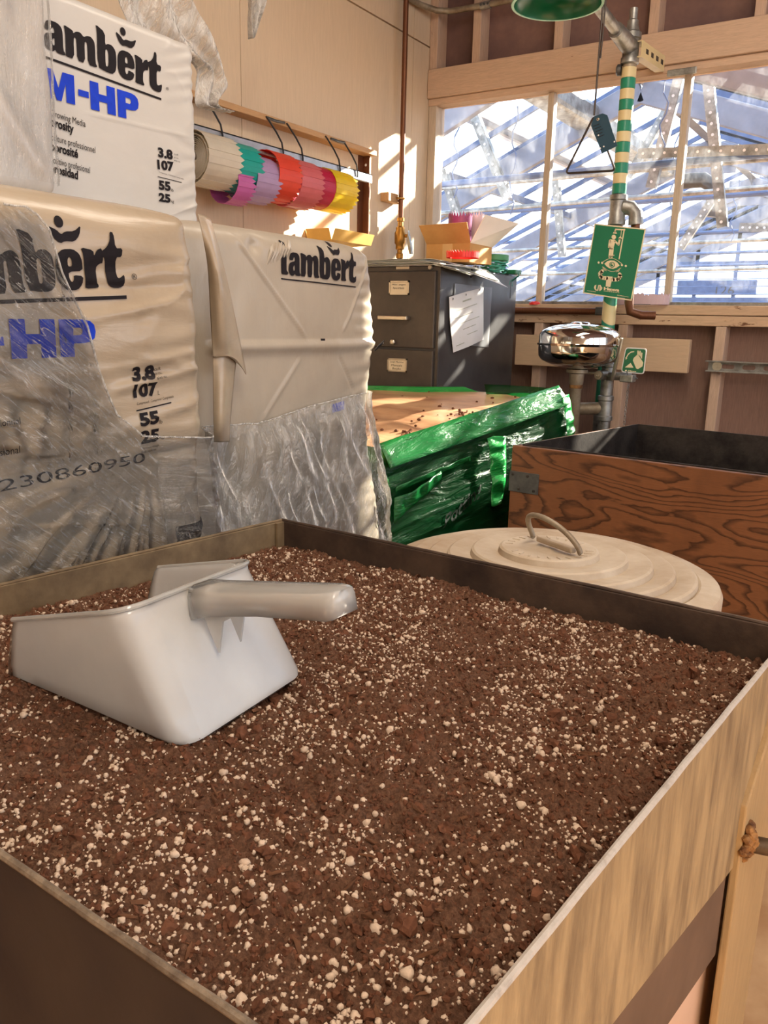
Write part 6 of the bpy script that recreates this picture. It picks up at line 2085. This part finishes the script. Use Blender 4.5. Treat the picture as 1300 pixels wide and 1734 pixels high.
m = MB()
for poly in ([(.46, .40), (.62, .24), (.92, .55), (.90, .70), (.72, .82), (.64, .80), (.44, .50)], [(.60, .28), (.58, .10), (.64, .10), (.70, .26)], [(.67, .28), (.68, .10), (.74, .11), (.77, .32)], [(.75, .33), (.77, .16), (.83, .18), (.84, .42)],
             [(.14, .80), (.36, .60), (.52, .78)], [(.10, .42), (.16, .26), (.28, .16), (.44, .13), (.44, .17), (.30, .20), (.20, .29), (.14, .43)], [(.08, .40), (.18, .42), (.12, .50)],
             [(.16, .90), (.24, .88), (.26, .93), (.18, .95)]):
    m.add([fu(a, b) for a, b in poly], [tuple(range(len(poly)))])
v, f = flat_text('Haws', 0.04, 0.2)
v = fit(v, 0.30, 0, 0.36, 0.055)
m.add([fu(a, 0.945 - b) for a, b in v], f)
m.build('sign_artwork', M['signcream'], fs)
MB().bar((VX + 0.11, VY - 0.055, 0.905), fl[3].lerp(fl[2], 0.3) + Vector((0, 0.004, 0.01)), 0.004, 0.02).build('sign_bracket', M['galv'], es)
ch = MB()
p0, p1 = Vector((-0.984, 3.36, 0.8793)), Vector((-0.9873, 3.36, 0.7006))
for k in range(17):
    t = (k + 0.5) / 17
    c_ = p0.lerp(p1, t)
    ax1, ax2 = Vector((0, 0, 0.0075)), (Vector((0.0042, 0, 0)) if k % 2 else Vector((0.0018, 0.004, 0)))
    ch.tube([c_ + ax1 * math.cos(a) + ax2 * math.sin(a) for a in (2 * math.pi * i / 10 for i in range(10))], 0.0011, 5, closed=True)
ch.build('valve_chain', M['galv'], es)
MB().tube([(VX + 0.12, VY - 0.04, 0.905), (VX + 0.135, VY - 0.042, 0.900), p0 + Vector((0, 0, 0.006))], 0.004, 8).build('chain_hook', M['galv'], es, smooth=True)
MB().lathe((PX_, PY_, 0), [(0.055, 0.0), (0.055, 0.01), (0.030, 0.014), (0.030, 0.75)], 20).build('post_foot', M['galv'], es, smooth=True)

# ------------------------------------------------------------------ things fixed to the window wall
pl = MB().box((-1.692, 3.812, 0.905), (-0.862, 3.8495, 1.052)).build('mounting_plank', M['board'], None, bevel=0.003, loc=(-1.28, 3.83, 0.98))
tag(pl, 'wide cream painted plank screwed across the studs behind the eyewash bowl', 'plank')
sc2 = thing('strut_channel', 'galvanised slotted channel screwed to the studs on the right', 'channel', (-0.4, 3.84, 0.94))
MB().box((-0.782, 3.845, 0.920), (0.55, 3.8495, 0.962)).build('channel_back', M['galv'], sc2)
for z_ in (0.917, 0.959):
    MB().box((-0.790 if z_ > 0.93 else -0.786, 3.812, z_), (0.55, 3.8495, z_ + 0.006)).build('channel_lip', M['galv'], sc2, bevel=0.001)
for k in range(10):
    x = -0.700 + 0.085 * k
    m = MB()
    cap_ = [(x + 0.017 + 0.0095 * math.cos(a), 3.8444, 0.941 + 0.0095 * math.sin(a)) for a in (-math.pi / 2 + math.pi * i / 8 for i in range(9))]
    cap_ += [(x - 0.017 + 0.0095 * math.cos(a), 3.8444, 0.941 + 0.0095 * math.sin(a)) for a in (math.pi / 2 + math.pi * i / 8 for i in range(9))]
    m.add(cap_, [tuple(range(len(cap_)))]).build('slot', M['ply'], sc2)
MB().lathe((-0.745, 3.8448, 0.941), [(0.020, 0), (0.020, 0.002), (0.007, 0.0022), (0.006, 0.005), (0, 0.005)], 16, (0, -1, 0)).build('washer', M['satin'], sc2, smooth=True)
hp = thing('sill_pipe', 'brown copper pipe running along the window sill boards', 'pipe', (-1.6, 3.83, 1.17))
MB().tube([(-2.25, 3.826, 1.167), (-1.285, 3.826, 1.167)], 0.0155, 12).build('pipe', M['copper'], hp, smooth=True)
MB().box((-1.30, 3.805, 1.150), (-1.265, 3.845, 1.187)).build('pipe_union', M['bracket'], hp, bevel=0.004)
rc = MB().lathe((-1.6238, 3.86, 1.2016), [(0.026, -0.006), (0.026, 0.004), (0.018, 0.010), (0.0, 0.011)], 20).build('red_cap', M['red'], None, smooth=True, loc=(-1.6238, 3.86, 1.2016))
tag(rc, 'small red plastic cap lying on the window sill', 'cap')
coil('label_roll', 'pale pink label roll lying on the sill behind the sign', M['c_palepink'], (-1.12, 3.79, 1.2), 0.135, 0, 0.045, 44, pts=0.006, flat=1.0)
lb = [o for o in COL.objects if o.get('label', '').startswith('pale pink label roll')][0]
for ch_ in lb.children:
    ch_.rotation_euler = (math.radians(90), 0, 0)
    ch_.scale = (1.0, 1.0, 0.42)
lb.location = (-1.115, 3.852, 1.201)
